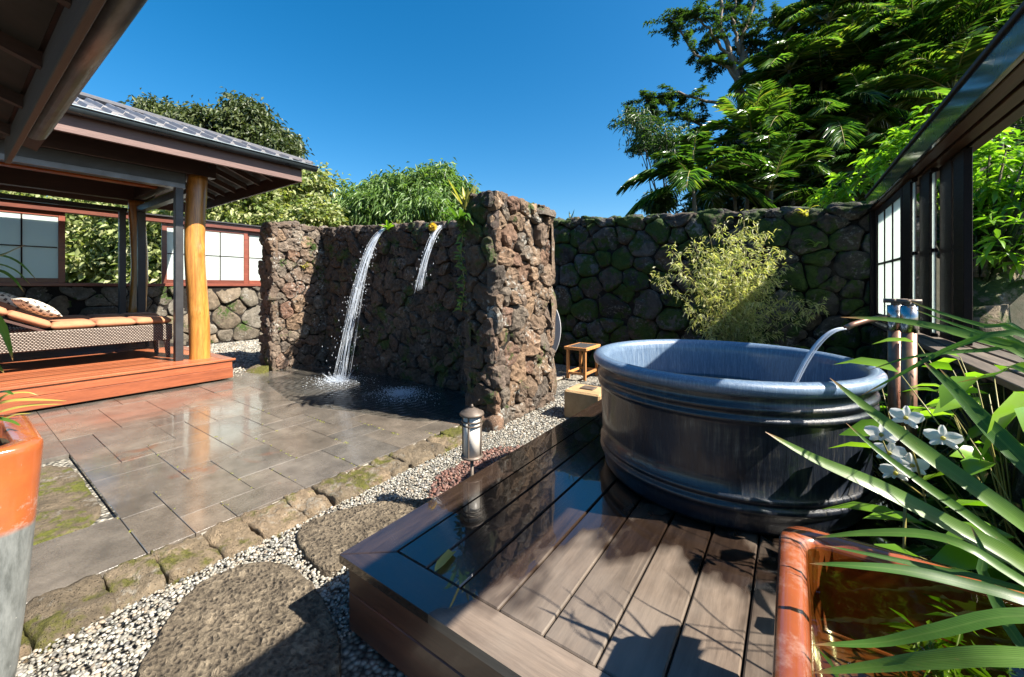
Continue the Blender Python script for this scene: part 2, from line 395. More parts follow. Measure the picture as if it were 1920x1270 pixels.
l_bamb = leaf('leaf_bamboo', [(.06, .13, .025), (.11, .2, .045), (.16, .25, .07), (.05, .1, .02)], .35, .45)
l_bamby = leaf('leaf_bamboo_gold', [(.34, .35, .15), (.46, .44, .24), (.22, .28, .09), (.52, .48, .29), (.16, .21, .06)], .4, .5)
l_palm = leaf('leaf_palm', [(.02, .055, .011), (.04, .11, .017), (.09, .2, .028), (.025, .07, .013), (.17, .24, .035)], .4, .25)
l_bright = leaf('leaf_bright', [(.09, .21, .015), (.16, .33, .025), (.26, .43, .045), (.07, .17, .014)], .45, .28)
l_palm2 = leaf('leaf_palm_yellowish', [(.05, .13, .02), (.1, .22, .03), (.18, .3, .045), (.06, .15, .02), (.3, .32, .06)], .42, .25)  # lighter, yellower leaves for some of the palms
l_alb = leaf('leaf_feathery', [(.03, .07, .018), (.055, .11, .025), (.025, .05, .014)], .35, .45)
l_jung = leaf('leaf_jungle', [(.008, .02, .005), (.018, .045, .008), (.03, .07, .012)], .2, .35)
def strapmat():
    t = NT('leaf_strap'); rnd = t.n('ObjectInfo').outputs['Random']; uv = t.sep(t.n('TexCoord').outputs['UV']).outputs
    c = t.ramp(rnd, [(0, (.045, .12, .02)), (.5, (.08, .18, .026)), (1, (.12, .22, .035))])
    st = t.math('SINE', t.math('MULTIPLY', uv[0], 75.)); c = t.mix(1, c, t.ramp(t.math('MULTIPLY_ADD', st, .5, .5), [(0, .8), (1, 1.12)]), 'MULTIPLY')
    rib = t.ramp(t.math('ABSOLUTE', t.math('SUBTRACT', uv[0], .5)), [(.02, .35), (.09, 0.)]); c = t.mix(rib, c, (.16, .26, .06))
    c = t.mix(1, c, t.ramp(t.noise(9, 4, .6), [(.3, .75), (.7, 1.2)]), 'MULTIPLY')
    tip = t.ramp(t.math('ADD', uv[1], t.math('MULTIPLY', t.noise(60, 3, .6), .03)), [(.03, 1.), (.055, 0.)]); c = t.mix(tip, c, (.3, .17, .07))
    spot = t.ramp(t.noise(45, 3, .6), [(.7, 0.), (.76, .7)]); c = t.mix(spot, c, (.2, .16, .05))
    b = t.bsdf(col=c, rough=.32, nrm=t.bump(st, .12, .001)); d = t.n('BsdfTranslucent'); t.set(d.inputs[0], t.mix(1, c, (1.5, 1.6, .6), 'MULTIPLY'))
    return t.done(t.n('MixShader', {0: .38, 1: b.outputs[0], 2: d.outputs[0]}))
l_strap = strapmat()
l_fern = leaf('leaf_fern', [(.025, .06, .015), (.045, .1, .022), (.08, .15, .03)], .3, .35)
l_yel = leaf('leaf_yellowing', [(.36, .33, .05), (.22, .28, .04), (.42, .36, .1), (.14, .22, .03)], .4, .4)
petal = leaf('petal_white', [(.78, .78, .76), (.82, .82, .8)], .35, .4, tcol=(1, 1, .97))
bark = simple('pale_bark', (.22, .18, .135), .9, (.14, .11, .08), 5, 40, .6, .02)
barkd = simple('dark_bark', (.11, .09, .065), .9, (.05, .04, .03), 5, 40, .6, .02)
barkm = stone_mat('mossy_bark', [(.2, .16, .11), (.24, .19, .13)], moss=.75, lichen=.5)
culm = simple('bamboo_culm', (.3, .27, .08), .4, (.2, .17, .05), 9, 40, .1)
copper = simple('weathered_copper', (.32, .19, .13), .38, (.2, .1, .07), 14, 80, .1, .002, metal=.6)
steel = simple('brushed_steel', (.5, .48, .46), .25, (.4, .38, .36), 20, 90, .05, .002, metal=1)
bronze = simple('bronze_patina', (.16, .125, .1), .5, (.09, .07, .055), 18, 90, .15, .002, metal=.3)
lampglass = simple('milky_lamp_glass', (.72, .67, .6), .35, (.66, .61, .54), 6, 50, .03)
sandst = simple('sandstone', (.42, .28, .14), .9, (.28, .17, .08), 7, 60, .5, .012)
discm = simple('grey_stone_disc', (.46, .46, .47), .8, (.36, .36, .37), 3, 90, .15, .003, stretch=(1, 1, .3))
plankm = wood('grey_plank', (.3, .25, .2), (.2, .16, .12), 1, .7)
blackslat = simple('black_slat', (.045, .047, .05), .5, (.03, .03, .032), 9, 60, .1)
ledgem = wood('weathered_slat', (.13, .1, .075), (.06, .045, .033), 1, .6)
# ============================================================ the ground
rng = np.random.default_rng(7); random.seed(7)
def sheet(name, x0, x1, y0, y1, z, mat, kind='structure', nx=1, ny=1, amp=0, sc_=1.):
    xs = np.linspace(x0, x1, nx + 1); ys = np.linspace(y0, y1, ny + 1); V = []; F = []
    for y in ys:
        for x in xs: V.append((x, y, z + amp * mnoise.noise((x * sc_, y * sc_, 3.3))))
    for j in range(ny):
        for i in range(nx):
            a = j * (nx + 1) + i; F.append((a, a + 1, a + nx + 2, a + nx + 1))
    return tag(put(name, V, F, mat, smooth=nx > 1), kind=kind)
sheet('ground', -400, 400, -400, 600, -.06, soilm)
sheet('gravel_bed', -12.62, .2, -1.2, 7.0, -.035, gbedm)
# ---- pebbles as real stones
ICO = None
def ico():
    t = (1 + 5 ** .5) / 2
    V = np.array([(-1, t, 0), (1, t, 0), (-1, -t, 0), (1, -t, 0), (0, -1, t), (0, 1, t), (0, -1, -t), (0, 1, -t), (t, 0, -1), (t, 0, 1), (-t, 0, -1), (-t, 0, 1)], float)
    V /= np.linalg.norm(V[0])
    F = np.array([(0, 11, 5), (0, 5, 1), (0, 1, 7), (0, 7, 10), (0, 10, 11), (1, 5, 9), (5, 11, 4), (11, 10, 2), (10, 7, 6), (7, 1, 8), (3, 9, 4), (3, 4, 2), (3, 2, 6), (3, 6, 8), (3, 8, 9), (4, 9, 5), (2, 4, 11), (6, 2, 10), (8, 6, 7), (9, 8, 1)])
    return V, F
IV, IF = ico()
def pebbles(name, pts, size, mat, label, cat, flat=.55, sm=True):
    n = len(pts); s = size * rng.lognormal(0, .28, n)
    S = np.stack([s * rng.uniform(.8, 1.35, n), s * rng.uniform(.65, 1., n), s * flat * rng.uniform(.7, 1.2, n)], 1)
    a = rng.uniform(0, 2 * np.pi, n); tl = rng.normal(0, .3, n)
    V = IV[None] * S[:, None]
    z = V[:, :, 2] * np.cos(tl)[:, None] + V[:, :, 0] * np.sin(tl)[:, None]; x0 = V[:, :, 0] * np.cos(tl)[:, None] - V[:, :, 2] * np.sin(tl)[:, None]
    x = x0 * np.cos(a)[:, None] - V[:, :, 1] * np.sin(a)[:, None]; y = x0 * np.sin(a)[:, None] + V[:, :, 1] * np.cos(a)[:, None]
    V = np.stack([x, y, z], 2) + pts[:, None]
    F = (IF[None] + 12 * np.arange(n)[:, None, None]).reshape(-1, 3)
    return tag(put(name, V.reshape(-1, 3), F, mat, smooth=sm), label, cat, kind='stuff')
def inpoly(P, poly):
    x, y = P[:, 0], P[:, 1]; ins = np.zeros(len(P), bool); n = len(poly)
    for i in range(n):
        x1, y1 = poly[i]; x2, y2 = poly[(i + 1) % n]
        c = ((y1 > y) != (y2 > y)) & (x < (x2 - x1) * (y - y1) / (y2 - y1 + 1e-12) + x1); ins ^= c
    return ins
def pgrid(x0, x1, y0, y1, pitch, z, zj):
    xs = np.arange(x0, x1, pitch); ys = np.arange(y0, y1, pitch); X, Y = np.meshgrid(xs, ys)
    P = np.stack([X.ravel(), Y.ravel(), np.full(X.size, z)], 1)
    P[:, :2] += rng.normal(0, pitch * .33, (len(P), 2)); P[:, 2] += rng.uniform(-zj, zj, len(P)); return P
# outlines of the big stepping stones, measured on the ground
slab1 = [G(*p)[:2] for p in ((235, 1290), (300, 1190), (338, 1128), (398, 1078), (470, 1060), (525, 1056), (572, 1080), (612, 1130), (640, 1200), (640, 1290), (560, 1420), (330, 1420))]
slab2 = [G(*p)[:2] for p in ((552, 1012), (566, 988), (628, 962), (700, 946), (775, 944), (840, 930), (835, 960), (730, 1010), (655, 1052), (612, 1078), (585, 1060))]
cinder = [G(*p)[:2] for p in ((800, 940), (815, 895), (860, 862), (925, 840), (985, 836), (1000, 850), (985, 900), (900, 980), (830, 1000))]
P = pgrid(-2.575, -1.56, -.1, 3.4, .0165, -.012, .006)
keep = ~(inpoly(P, slab1) | inpoly(P, slab2) | inpoly(P, cinder))
near = P[keep]
P = pgrid(-2.56, -1.5, 3.4, 7.0, .024, -.012, .008)
P3 = pgrid(-12.4, -7.5, 2.85, 6.0, .045, -.012, .008)
pebbles('gravel', near, .0088, pebm, 'pale rounded pebbles between the kerb and the bath platform', 'gravel')
pebbles('gravel', P, .0125, pebm, 'grey gravel path running past the pillar towards the far wall', 'gravel')
pebbles('gravel', P3, .022, pebm, 'pale gravel between the pavilion deck and the low stone wall', 'gravel')
P = pgrid(-2.3, -1.5, 1.4, 3.3, .022, -.004, .008); P = P[inpoly(P, cinder)]
pebbles('cinder_gravel', P, .0135, cindm, 'round patch of red brown cinder around the garden lantern', 'gravel', .8, False)
# ---- stones
def clip(poly, p, n):
    out = []
    for i in range(len(poly)):
        a = poly[i]; b = poly[(i + 1) % len(poly)]; da = (a - p) @ n; db = (b - p) @ n
        if da <= 0: out.append(a)
        if (da < 0 < db) or (db < 0 < da): out.append(a + (b - a) * da / (da - db))
    return out
def cells(W, H, size, seed, asp=1.):
    g = np.random.default_rng(seed); pts = []; rad = []
    tries = int(40 * W * H / size ** 2) + 60
    for k in range(tries):
        r = size * (1.4 - .85 * (k / tries) ** .6) * g.uniform(.75, 1.15)
        p = g.uniform((-.02 * W, -.02 * H), (1.02 * W, 1.02 * H))
        if all((((p - q) * (1, asp)) ** 2).sum() > (.5 * (r + s)) ** 2 * 1.15 for q, s in zip(pts, rad)): pts.append(p); rad.append(r)
    pts = np.array(pts); res = []
    for i, p in enumerate(pts):
        poly = [np.array(q, float) for q in ((0, 0), (W, 0), (W, H), (0, H))]
        o = np.argsort(((pts - p) ** 2).sum(1))[1:26]
        for j in o:
            d = pts[j] - p; L = np.linalg.norm(d); k = .5 + .25 * (rad[i] - rad[j]) / (rad[i] + rad[j])
            poly = clip(poly, p + d * k, d / L)
            if len(poly) < 3: break
        if len(poly) >= 3:
            A = np.array(poly); ar = .5 * abs((A[:, 0] * np.roll(A[:, 1], -1) - A[:, 1] * np.roll(A[:, 0], -1)).sum())
            if ar > (.3 * size) ** 2 * .5: res.append(A)
    return res
def pillow(poly, O, U, Vd, N, hgt, seed, back=.05, joint=.007, rough=.014, nb=20, soft=.16, sharp=None):
    c = poly.mean(0); g = np.random.default_rng(seed)
    for _ in range(2):                                 # take the corners off
        q = np.roll(poly, -1, 0); poly = np.stack([poly * (1 - soft) + q * soft, poly * soft + q * (1 - soft)], 1).reshape(-1, 2)
    seg = np.linalg.norm(np.roll(poly, -1, 0) - poly, axis=1); t = np.r_[0, np.cumsum(seg)]; T = np.linspace(0, t[-1], nb, endpoint=False)
    cl = np.r_[poly, poly[:1]]; poly = np.stack([np.interp(T, t, cl[:, k]) for k in (0, 1)], 1)
    rr = np.linalg.norm(poly - c, axis=1); poly = c + (poly - c) * np.clip(1 - joint / rr, .3, 1)[:, None]
    hgt = hgt * (g.uniform(.55, 1.35) if sharp is None else g.uniform(.85, 1.15)); tilt = g.normal(0, .16 if sharp is None else .04, 2); r1 = g.uniform(.35, 1.) if sharp is None else sharp; lift = g.normal(0, .009) if sharp is None else 0
    rings = [(1., -back), (1.0, r1 * .7 * hgt + lift), (.965, (.3 + .62 * r1) * hgt + lift), (.86, (.86 + .1 * r1) * hgt + lift), (.62, 1. * hgt + lift), (.34, 1.03 * hgt + lift)]
    V = []; F = []
    for k, (s, h) in enumerate(rings):
        for p in poly:
            q = c + (p - c) * s; x = O + U * q[0] + Vd * q[1]
            if k:
                d = mnoise.noise_vector(Vector(x * 8.) + Vector((seed % 97, 0, 0))); d2 = mnoise.noise_vector(Vector(x * 23.) + Vector((0, seed % 89, 0)))
                hh = h + ((q - c) @ tilt) + d[2] * rough * 1.4 + d2[2] * rough * 1.3
                V.append(x + N * hh + U * (d[0] + .6 * d2[0]) * rough * .9 + Vd * (d[1] + .6 * d2[1]) * rough * .9)
            else: V.append(x + N * h)
    x = O + U * c[0] + Vd * c[1]; V.append(x + N * (1.03 * hgt + lift))
    for k in range(len(rings) - 1):
        for i in range(nb):
            j = (i + 1) % nb; F.append((k * nb + i, k * nb + j, (k + 1) * nb + j, (k + 1) * nb + i))
    b = (len(rings) - 1) * nb
    for i in range(nb): F.append((b + i, b + (i + 1) % nb, b + nb))
    return V, F
def unitv(a): return a / (np.linalg.norm(a) + 1e-9)
def stone_face(parent, O, U, Vd, W, H, size, seed, mat, hgt=.05, top=None, asp=1., name='stone', rough=.018, nb=22, joint=.002, soft=.16, joined=False, defer=None, smooth=True):
    J = MB()
    O, U, Vd = (np.array(a, float) for a in (O, U, Vd)); N = np.cross(U, Vd); k = 0
    for poly in cells(W, H, size, seed, asp):
        if top:                                        # squeeze the courses under a top edge that is not level
            poly = poly.copy(); poly[:, 1] *= np.array([top(u) for u in poly[:, 0]]) / H
        V, F = pillow(poly, O, U, Vd, N, hgt, seed * 131 + k, rough=rough, nb=nb, joint=joint, soft=soft); k += 1
        if defer is not None:
            A = poly; ar = .5 * abs((A[:, 0] * np.roll(A[:, 1], -1) - A[:, 1] * np.roll(A[:, 0], -1)).sum()); q = np.mean(V, 0); fd = -SN * q[0] + CS * q[1]; hid = N[1] < -.5 and q[0] > -3.85 and q[1] > 4.; defer.append((ar * (0 if hid else 1) * abs(N @ unitv(q - (0, 0, CAMH))) / fd ** 2, V, F, mat)); continue
        if joined: J.add(V, F)
        else: put(name, V, F, mat, parent, True)
    if joined: J.build('stone_facing', mat, parent, True)['kind'] = 'stuff'
    return k
X_, Y_, Z_ = np.eye(3)
# ---- the shower wall: a U of lava stones, open towards the paving
YB, YO = 4.28, 4.62; WR0, WR1 = -3.0, -2.58; WL0, WL1 = -8.0, -7.5; YF = 3.36
sw = thing('shower_wall', (-5.2, 4.4, 0), 'brown lava stone wall with two waterfall spouts and a tall end pillar', 'stone wall')
ztop = lambda x: 2.45 + (-3.8 - x) * .052
mb = MB()
e = .045
mb.box((WR0 + e, YF + e, -.1), (WR1 - e, YO - e, 2.43)); mb.box((WL0 + e, YF + e, -.1), (WL1 - e, YO - e, ztop(-7.7) - .05))
for i in range(8):
    xa = WL1 - e + (WR0 + e - WL1 + e) * i / 8; xb = WL1 - e + (WR0 + e - WL1 + e) * (i + 1) / 8
    mb.box((xa, YB + e + .002, -.1), (xb, YO - e - .002, ztop((xa + xb) / 2) - .06), 0)
mb.build('core', mortar, sw)
SWS = []
kw_ = dict(defer=SWS, rough=.022, nb=24)
stone_face(sw, (WL1, YB + e, -.03), X_, Z_, WR0 - WL1, 2.7, .185, 11, lavawetshade, .05, lambda u: ztop(WL1 + u) + .03, **kw_)
stone_face(sw, (WL1 - e, YF, -.03), Y_, Z_, YB - YF + .06, 2.7, .17, 12, lava, .05, lambda u: ztop(WL1) + .03, **kw_)
stone_face(sw, (WL0, YF + e, -.03), X_, Z_, WL1 - WL0, 2.7, .19, 13, lava, .05, lambda u: ztop(WL1) + .03, **kw_)
stone_face(sw, (WR0, YF + e, -.03), X_, Z_, WR1 - WR0, 2.55, .19, 14, lavawetshade, .05, **kw_)
stone_face(sw, (WR1 - e, YF, -.03), Y_, Z_, YO - YF, 2.55, .155, 15, lava, .06, asp=.75, **kw_)
SWS.sort(key=lambda q: -q[0])
for _, V, F, m_ in SWS[:285]: put('stone', V, F, m_, sw, False)
for m_ in (lava, lavawetshade):
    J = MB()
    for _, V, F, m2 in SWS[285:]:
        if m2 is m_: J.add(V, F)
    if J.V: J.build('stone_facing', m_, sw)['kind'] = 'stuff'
stone_face(sw, (WR0 + e, YO, -.03), -Y_, Z_, YO - YF, 2.55, .3, 16, lavawetshade, .05, joined=True)
stone_face(sw, (WR0, YF, 2.43), X_, Y_, WR1 - WR0, YO - YF, .2, 17, lava, .06, rough=.024, joined=True)
stone_face(sw, (WL0, YF, ztop(-7.7) - .05), X_, Y_, WL1 - WL0, YO - YF, .3, 18, lava, .05, joined=True)
# back-wall coping follows the slope of the top
Vs = np.array([WR0 - WL1, 0, ztop(WR0) - ztop(WL1)]); Vs = Vs / np.linalg.norm(Vs)
stone_face(sw, (WL1, YB, ztop(WL1) - .06), Vs, Y_, WR0 - WL1, YO - YB, .22, 19, lava, .05, joined=True)
stone_face(sw, (WR1 + .02, YO, -.03), -X_, Z_, 5.3, 2.45, .6, 20, lava, .05, joined=True)
# two rough footing stones at the pillar's base and its overhanging cap stone
for O_, W_, H_, hh, sd_ in (((-2.86, 3.3, -.04), .36, .2, .12, 31), ((-2.8, 4.2, 2.44), .32, .44, .06, 33)):
    V, F = pillow(np.array([(0, 0), (W_, .02), (W_ * .95, H_), (.03, H_ * .9)]), np.array(O_), X_, Y_, Z_, hh, sd_, rough=.025); put('stone', V, F, lava, sw, True)
# ---- the far boundary wall
YW = 7.0; zf = lambda x: 2.84 - (x + 4) * .05
fw = thing('boundary_wall', (-2.4, YW + .2, 0), 'tall dark mossy basalt boulder wall behind the bath tub', 'stone wall')
mb = MB()
for i in range(12):
    xa = -8.5 + 9.9 * i / 12; xb = -8.5 + 9.9 * (i + 1) / 12; mb.box((xa, YW + .05, -.1), (xb, YW + .45, zf((xa + xb) / 2) - .05), 0)
mb.build('core', mortar, fw)
stone_face(fw, (-5.0, YW + .05, -.03), X_, Z_, 6.4, 3.0, .3, 41, basalt, .085, lambda u: zf(-5. + u) + .0, rough=.028, joint=.004, soft=.15)
Vs = np.array([6.4, 0, zf(1.4) - zf(-5)]); Vs /= np.linalg.norm(Vs)
stone_face(fw, (-5.0, YW, zf(-5) - .06), Vs, Y_, 6.4, .45, .3, 42, basalt, .06)
# ---- the low wall behind the pavilion
lw = thing('low_stone_wall', (-12.9, 2, 0), 'low stone wall carrying sliding screens behind the pavilion', 'stone wall')
MB().box((-13.2, -2.6, -.1), (-12.72, 7.4, 1.5)).build('core', mortar, lw)
stone_face(lw, (-12.74, -.6, -.03), Y_, Z_, 7.9, 1.53, .36, 51, lowstone, .07, rough=.02, joint=.007)
MB().box((-13.12, -2.6, 1.5), (-12.66, 7.4, 1.57), .008).build('sill', frame_red, lw)
MB().box((-12.98, -2.6, 3.08), (-12.76, 7.4, 3.22), .008).build('top_rail', frame_red, lw)
MB().box((-13.06, -2.6, 3.222), (-12.7, 7.4, 3.26), .004).build('rail_cap', darkmetal, lw)
# ---- sliding screens on it
def shoji(name, x, y0, y1, z0, z1, ncol, nrow, mat, label, group, fw_=.09, cat='screen', mun=.022, thick=.05, cm=None):
    t = thing(name, (x, (y0 + y1) / 2, z0), label, cat, group)
    for a, b, c, d in ((y0, y0 + fw_, z0, z1), (y1 - fw_, y1, z0, z1)):
        MB().box((x - thick / 2, a, c), (x + thick / 2, b, d)).build('stile', mat, t)
    for c, d in ((z0, z0 + fw_), (z1 - fw_, z1)): MB().box((x - thick / 2 + .002, y0 + fw_, c), (x + thick / 2 - .002, y1 - fw_, d)).build('rail', mat, t)
    ys = np.linspace(y0 + fw_, y1 - fw_, ncol + 1); zs = np.linspace(z0 + fw_, z1 - fw_, nrow + 1)
    for y in ys[1:-1]: MB().box((x - .016, y - mun / 2, z0 + fw_), (x + .016, y + mun / 2, z1 - fw_), .002).build('muntin', cm or mat, t)
    for z in zs[1:-1]:
        for i in range(ncol): MB().box((x - .015, ys[i] + mun / 2, z - mun / 2), (x + .015, ys[i + 1] - mun / 2, z + mun / 2), .002).build('muntin', cm or mat, t)
    for i in range(ncol):
        for j in range(nrow): MB().box((x - .005, ys[i], zs[j]), (x + .005, ys[i + 1], zs[j + 1]), 0).build('pane', frostm, t)
    return t
def yat(u, X):
    t = (u - 960) / FPX; f = X / (CS * t - SN); return (SN * t + CS) * f
XS = -12.86
shoji('sliding_screen', XS, yat(-52, XS), yat(122, XS), 1.57, 3.08, 2, 2, frame_red, 'frosted glass sliding screen behind the cushions, left of the leafy opening', 'sliding screens on the low wall', .1, cm=frame_dark)
shoji('sliding_screen', XS, yat(303, XS), yat(464, XS), 1.57, 3.08, 3, 2, frame_red, 'frosted glass sliding screen right behind the golden log post', 'sliding screens on the low wall', .1, cm=frame_dark)
shoji('sliding_screen', XS - .055, yat(460, XS) + .02, yat(560, XS), 1.57, 3.08, 2, 2, frame_red, 'frosted glass sliding screen cut off by the left end of the shower wall', 'sliding screens on the low wall', .1, cm=frame_dark)
# ============================================================ paving
pv = thing('paving', (-5, 2, 0), None, None, kind='structure')
YQ = lambda j: .67 + .2222 * j
XQ = lambda i: -2.965 - .2862 * i
segs_h = [(-7.47, -6.89, .95), (-7.49, -6.88, 1.42), (-7.23, -6.29, .7), (-6.86, -5.95, 1.18), (-5.58, -4.74, .91), (-7.11, -5.99, 1.64), (-6.43, -5.21, 1.83), (-5.81, -4.99, 1.38), (-4.98, -3.82, 1.13), (-5.21, -4.06, 1.58), (-4.56, -3.5, 1.79), (-4.06, -3.23, 1.34), (-3.84, -2.99, .67), (-3.84, -2.98, .9), (-3.24, -2.98, 1.12), (-5.1, -4.26, 2.01), (-5.57, -4.81, 2.23), (-4.56, -4.21, 2.43), (-3.98, -3.36, 2.66), (-3.67, -3.43, 2.23), (-3.43, -2.92, 2.), (-4.08, -3.48, 1.78), (-3.48, -2.94, 1.57), (-3.36, -3.18, 2.66), (-3.11, -2.86, 2.88)]
segs_v = [(-6.87, .71, 1.19), (-5.92, 1.17, 1.61), (-4.97, .91, 1.57), (-3.83, .67, 1.02), (-3.55, .67, .89), (-4.1, 1.15, 1.35), (-3.82, 1.13, 1.27), (-5.2, 1.6, 1.8), (-3.52, 1.34, 1.58), (-3.27, .92, 1.33), (-4.78, 2.23, 2.55), (-3.94, 2.42, 2.64), (-3.43, 1.79, 2.07), (-3.43, 2.22, 2.63)]
NXT, NYT = 17, 17
hb = set(); vb = set()
for a, b, y in segs_h:
    j = round((y - .67) / .2222)
    for i in range(round((-2.965 - b) / .2862), max(round((-2.965 - a) / .2862), round((-2.965 - b) / .2862) + 1)): hb.add((i, j))
for x, a, b in segs_v:
    i = round((-2.965 - x) / .2862)
    for j in range(round((a - .67) / .2222), max(round((b - .67) / .2222), round((a - .67) / .2222) + 1)): vb.add((i, j))
occ = np.zeros((NXT, NYT), bool); rr = random.Random(5)
def tile(x0, x1, y0, y1):
    g = .0018; dz = rr.uniform(-.0025, .0025); tx, ty = rr.uniform(-.004, .004), rr.uniform(-.004, .004)
    m = MB().box((x0 + g, y0 + g, -.04), (x1 - g, y1 - g, 0), .0022); V = np.array(m.V); cx, cy = (x0 + x1) / 2, (y0 + y1) / 2
    V[:, 2] += dz + (V[:, 0] - cx) * tx + (V[:, 1] - cy) * ty
    put('paving_tile', V, m.F, tilem, pv)
for j in range(NYT):
    for i in range(NXT):
        if occ[i, j]: continue
        opts = [(3, 2), (2, 2), (4, 2), (2, 3), (3, 3), (2, 2)]; rr.shuffle(opts); opts += [(1, 2), (2, 1), (3, 1), (1, 1)]
        for a, b in opts:
            if i + a > NXT or j + b > NYT or occ[i:i + a, j:j + b].any(): continue
            if any((ii, jj) in hb for ii in range(i, i + a) for jj in range(j + 1, j + b)): continue
            if any((ii, jj) in vb for ii in range(i + 1, i + a) for jj in range(j, j + b)): continue
            occ[i:i + a, j:j + b] = True
            tile(XQ(i + a), XQ(i), YQ(j), YQ(j + b)); break
tile(-3.6, -2.97, -.55, .67)
for k in range(4): tile(-7.6, -5.3 - (k % 2) * .0, .67 - .445 * (k + 1), .67 - .445 * k) if False else None
for k, (xa, xb) in enumerate(((-7.83, -6.9), (-6.9, -6.1), (-6.1, -5.3))):
    tile(xa, xb, .23 + .0, .67); tile(xa + (.3 if k else 0), xb + (.3 if k < 2 else 0), -.22, .23); tile(xa, xb, -.66, -.22)
MB().box((-7.83, -.66, -.06), (-5.3, .67, -.042), 0).box((-7.83, .67, -.06), (-2.97, 4.4, -.042), 0).box((-3.6, -.55, -.06), (-2.97, .67, -.042), 0).build('mortar_bed', sandst, pv)
# pale mortar squeezed out along the edge of the paving, and weeds in the joints
mb = MB()
for k in range(46):
    y = .0 + k * .07 + rr.uniform(-.02, .02); a = rr.uniform(.006, .02)
    if rr.random() < .45: mb.box((-2.972 + .006, y, -.03), (-2.972 + .006 + a, y + rr.uniform(.05, .085), rr.uniform(-.014, -.006)), .004)
mb.build('mortar_edge', simple('pale_mortar', (.33, .3, .25), .9), pv)['kind'] = 'stuff'
# rough mossy slab let into the paving
ms = thing('stone_slab', (-4.45, .1, 0), 'rough mossy brown slab let into the paving beside the left pot', 'stone slab')
def rough_slab(poly, z0, z1, parent, mat, amp, n=34, name='slab', sc_=7.):
    poly = np.array(poly); lo = poly.min(0); hi = poly.max(0); xs = np.linspace(lo[0], hi[0], n); ys = np.linspace(lo[1], hi[1], n)
    c = poly.mean(0)
    # radial grid: rings from the outline to the middle
    for _ in range(2):
        q = np.roll(poly, -1, 0); poly = np.stack([poly * .75 + q * .25, poly * .25 + q * .75], 1).reshape(-1, 2)
    seg = np.linalg.norm(np.roll(poly, -1, 0) - poly, axis=1); t = np.r_[0, np.cumsum(seg)]; m = 110; T = np.linspace(0, t[-1], m, endpoint=False)
    cl = np.r_[poly, poly[:1]]; poly = np.stack([np.interp(T, t, cl[:, k]) for k in (0, 1)], 1)
    V = []; F = []; rings = [(1.0, z0), (1.0, z1 - .015), (.975, z1)] + [(s, z1) for s in np.linspace(.94, .05, 30)]
    for k, (s, z) in enumerate(rings):
        for p in poly:
            q = c + (p - c) * s; h = 0
            if k: h = amp * (mnoise.noise((q[0] * sc_, q[1] * sc_, 1.7)) + .7 * mnoise.noise((q[0] * sc_ * 2.7, q[1] * sc_ * 2.7, 5.1)) + .5 * mnoise.noise((q[0] * sc_ * 6, q[1] * sc_ * 6, 9.1)))
            j = .012 * mnoise.noise((q[0] * 13, q[1] * 13, 2.))
            V.append((q[0] + j, q[1] - j, z + h))
    for k in range(len(rings) - 1):
        for i in range(m): F.append((k * m + i, k * m + (i + 1) % m, (k + 1) * m + (i + 1) % m, (k + 1) * m + i))
    V.append((*c, z1)); b = (len(rings) - 1) * m
    for i in range(m): F.append((b + i, b + (i + 1) % m, len(V) - 1))
    return put(name, V, F, mat, parent, True)
bpy.data.objects.remove(ms)
o = rough_slab([(-5.27, -.5), (-3.63, -.5), (-3.63, .2), (-3.63, .64), (-4.4, .65), (-5.27, .64)], -.05, -.012, None, mossm, .012, name='mossy_slab')
tag(o, 'rough mossy brown slab let into the grey paving beside the left pot', 'stone slab')
# kerb of squared lava blocks
kb = thing('kerb', (-2.78, 1.4, 0), None, None, kind='structure')
y = -.45
while y < 3.2:
    L = rr.uniform(.19, .29); w0 = rr.uniform(.31, .38)
    if y + L > 3.25: break
    V, F = pillow(np.array([(0, .0), (w0, rr.uniform(0, .02)), (w0 + rr.uniform(-.02, .02), L - .01), (.0, L)]), np.array([-2.94, y, -.05]), X_, Y_, Z_, .062, int(1000 * (y + 2)), rough=.018, joint=.001, nb=40, soft=.06, sharp=1.)
    put('kerb_stone', V, F, kerbm, kb, True); y += L * .96
o = rough_slab(slab1, -.05, .016, None, slabm, .013, name='stepping_stone', sc_=11.); tag(o, 'large pitted brown stepping stone in the pebbles, half in shade', 'stepping stone', 'stepping stones by the platform')
o = rough_slab(slab2, -.05, .02, None, slabm, .01, name='stepping_stone', sc_=14.); tag(o, 'flat brown stepping stone against the corner of the bath platform', 'stepping stone', 'stepping stones by the platform')
V, F = pillow(np.array([(0, 0), (.5, .02), (.48, .5), (.05, .45)]), np.array([-7.95, 2.85, -.03]), X_, Y_, Z_, .03, 77, rough=.015, nb=28)
tag(put('stepping_stone', V, F, kerbm, None, True), 'pale flagstone between the pavilion deck and the shower wall', 'stepping stone', 'stepping stones by the platform')
# ============================================================ pavilion
pvl = thing('pavilion', (-9.4, 0, 0), 'open timber pavilion with log posts, red deck and grey metal hip roof', 'pavilion')
DX, DY = -7.4, 2.73; DZ = .34
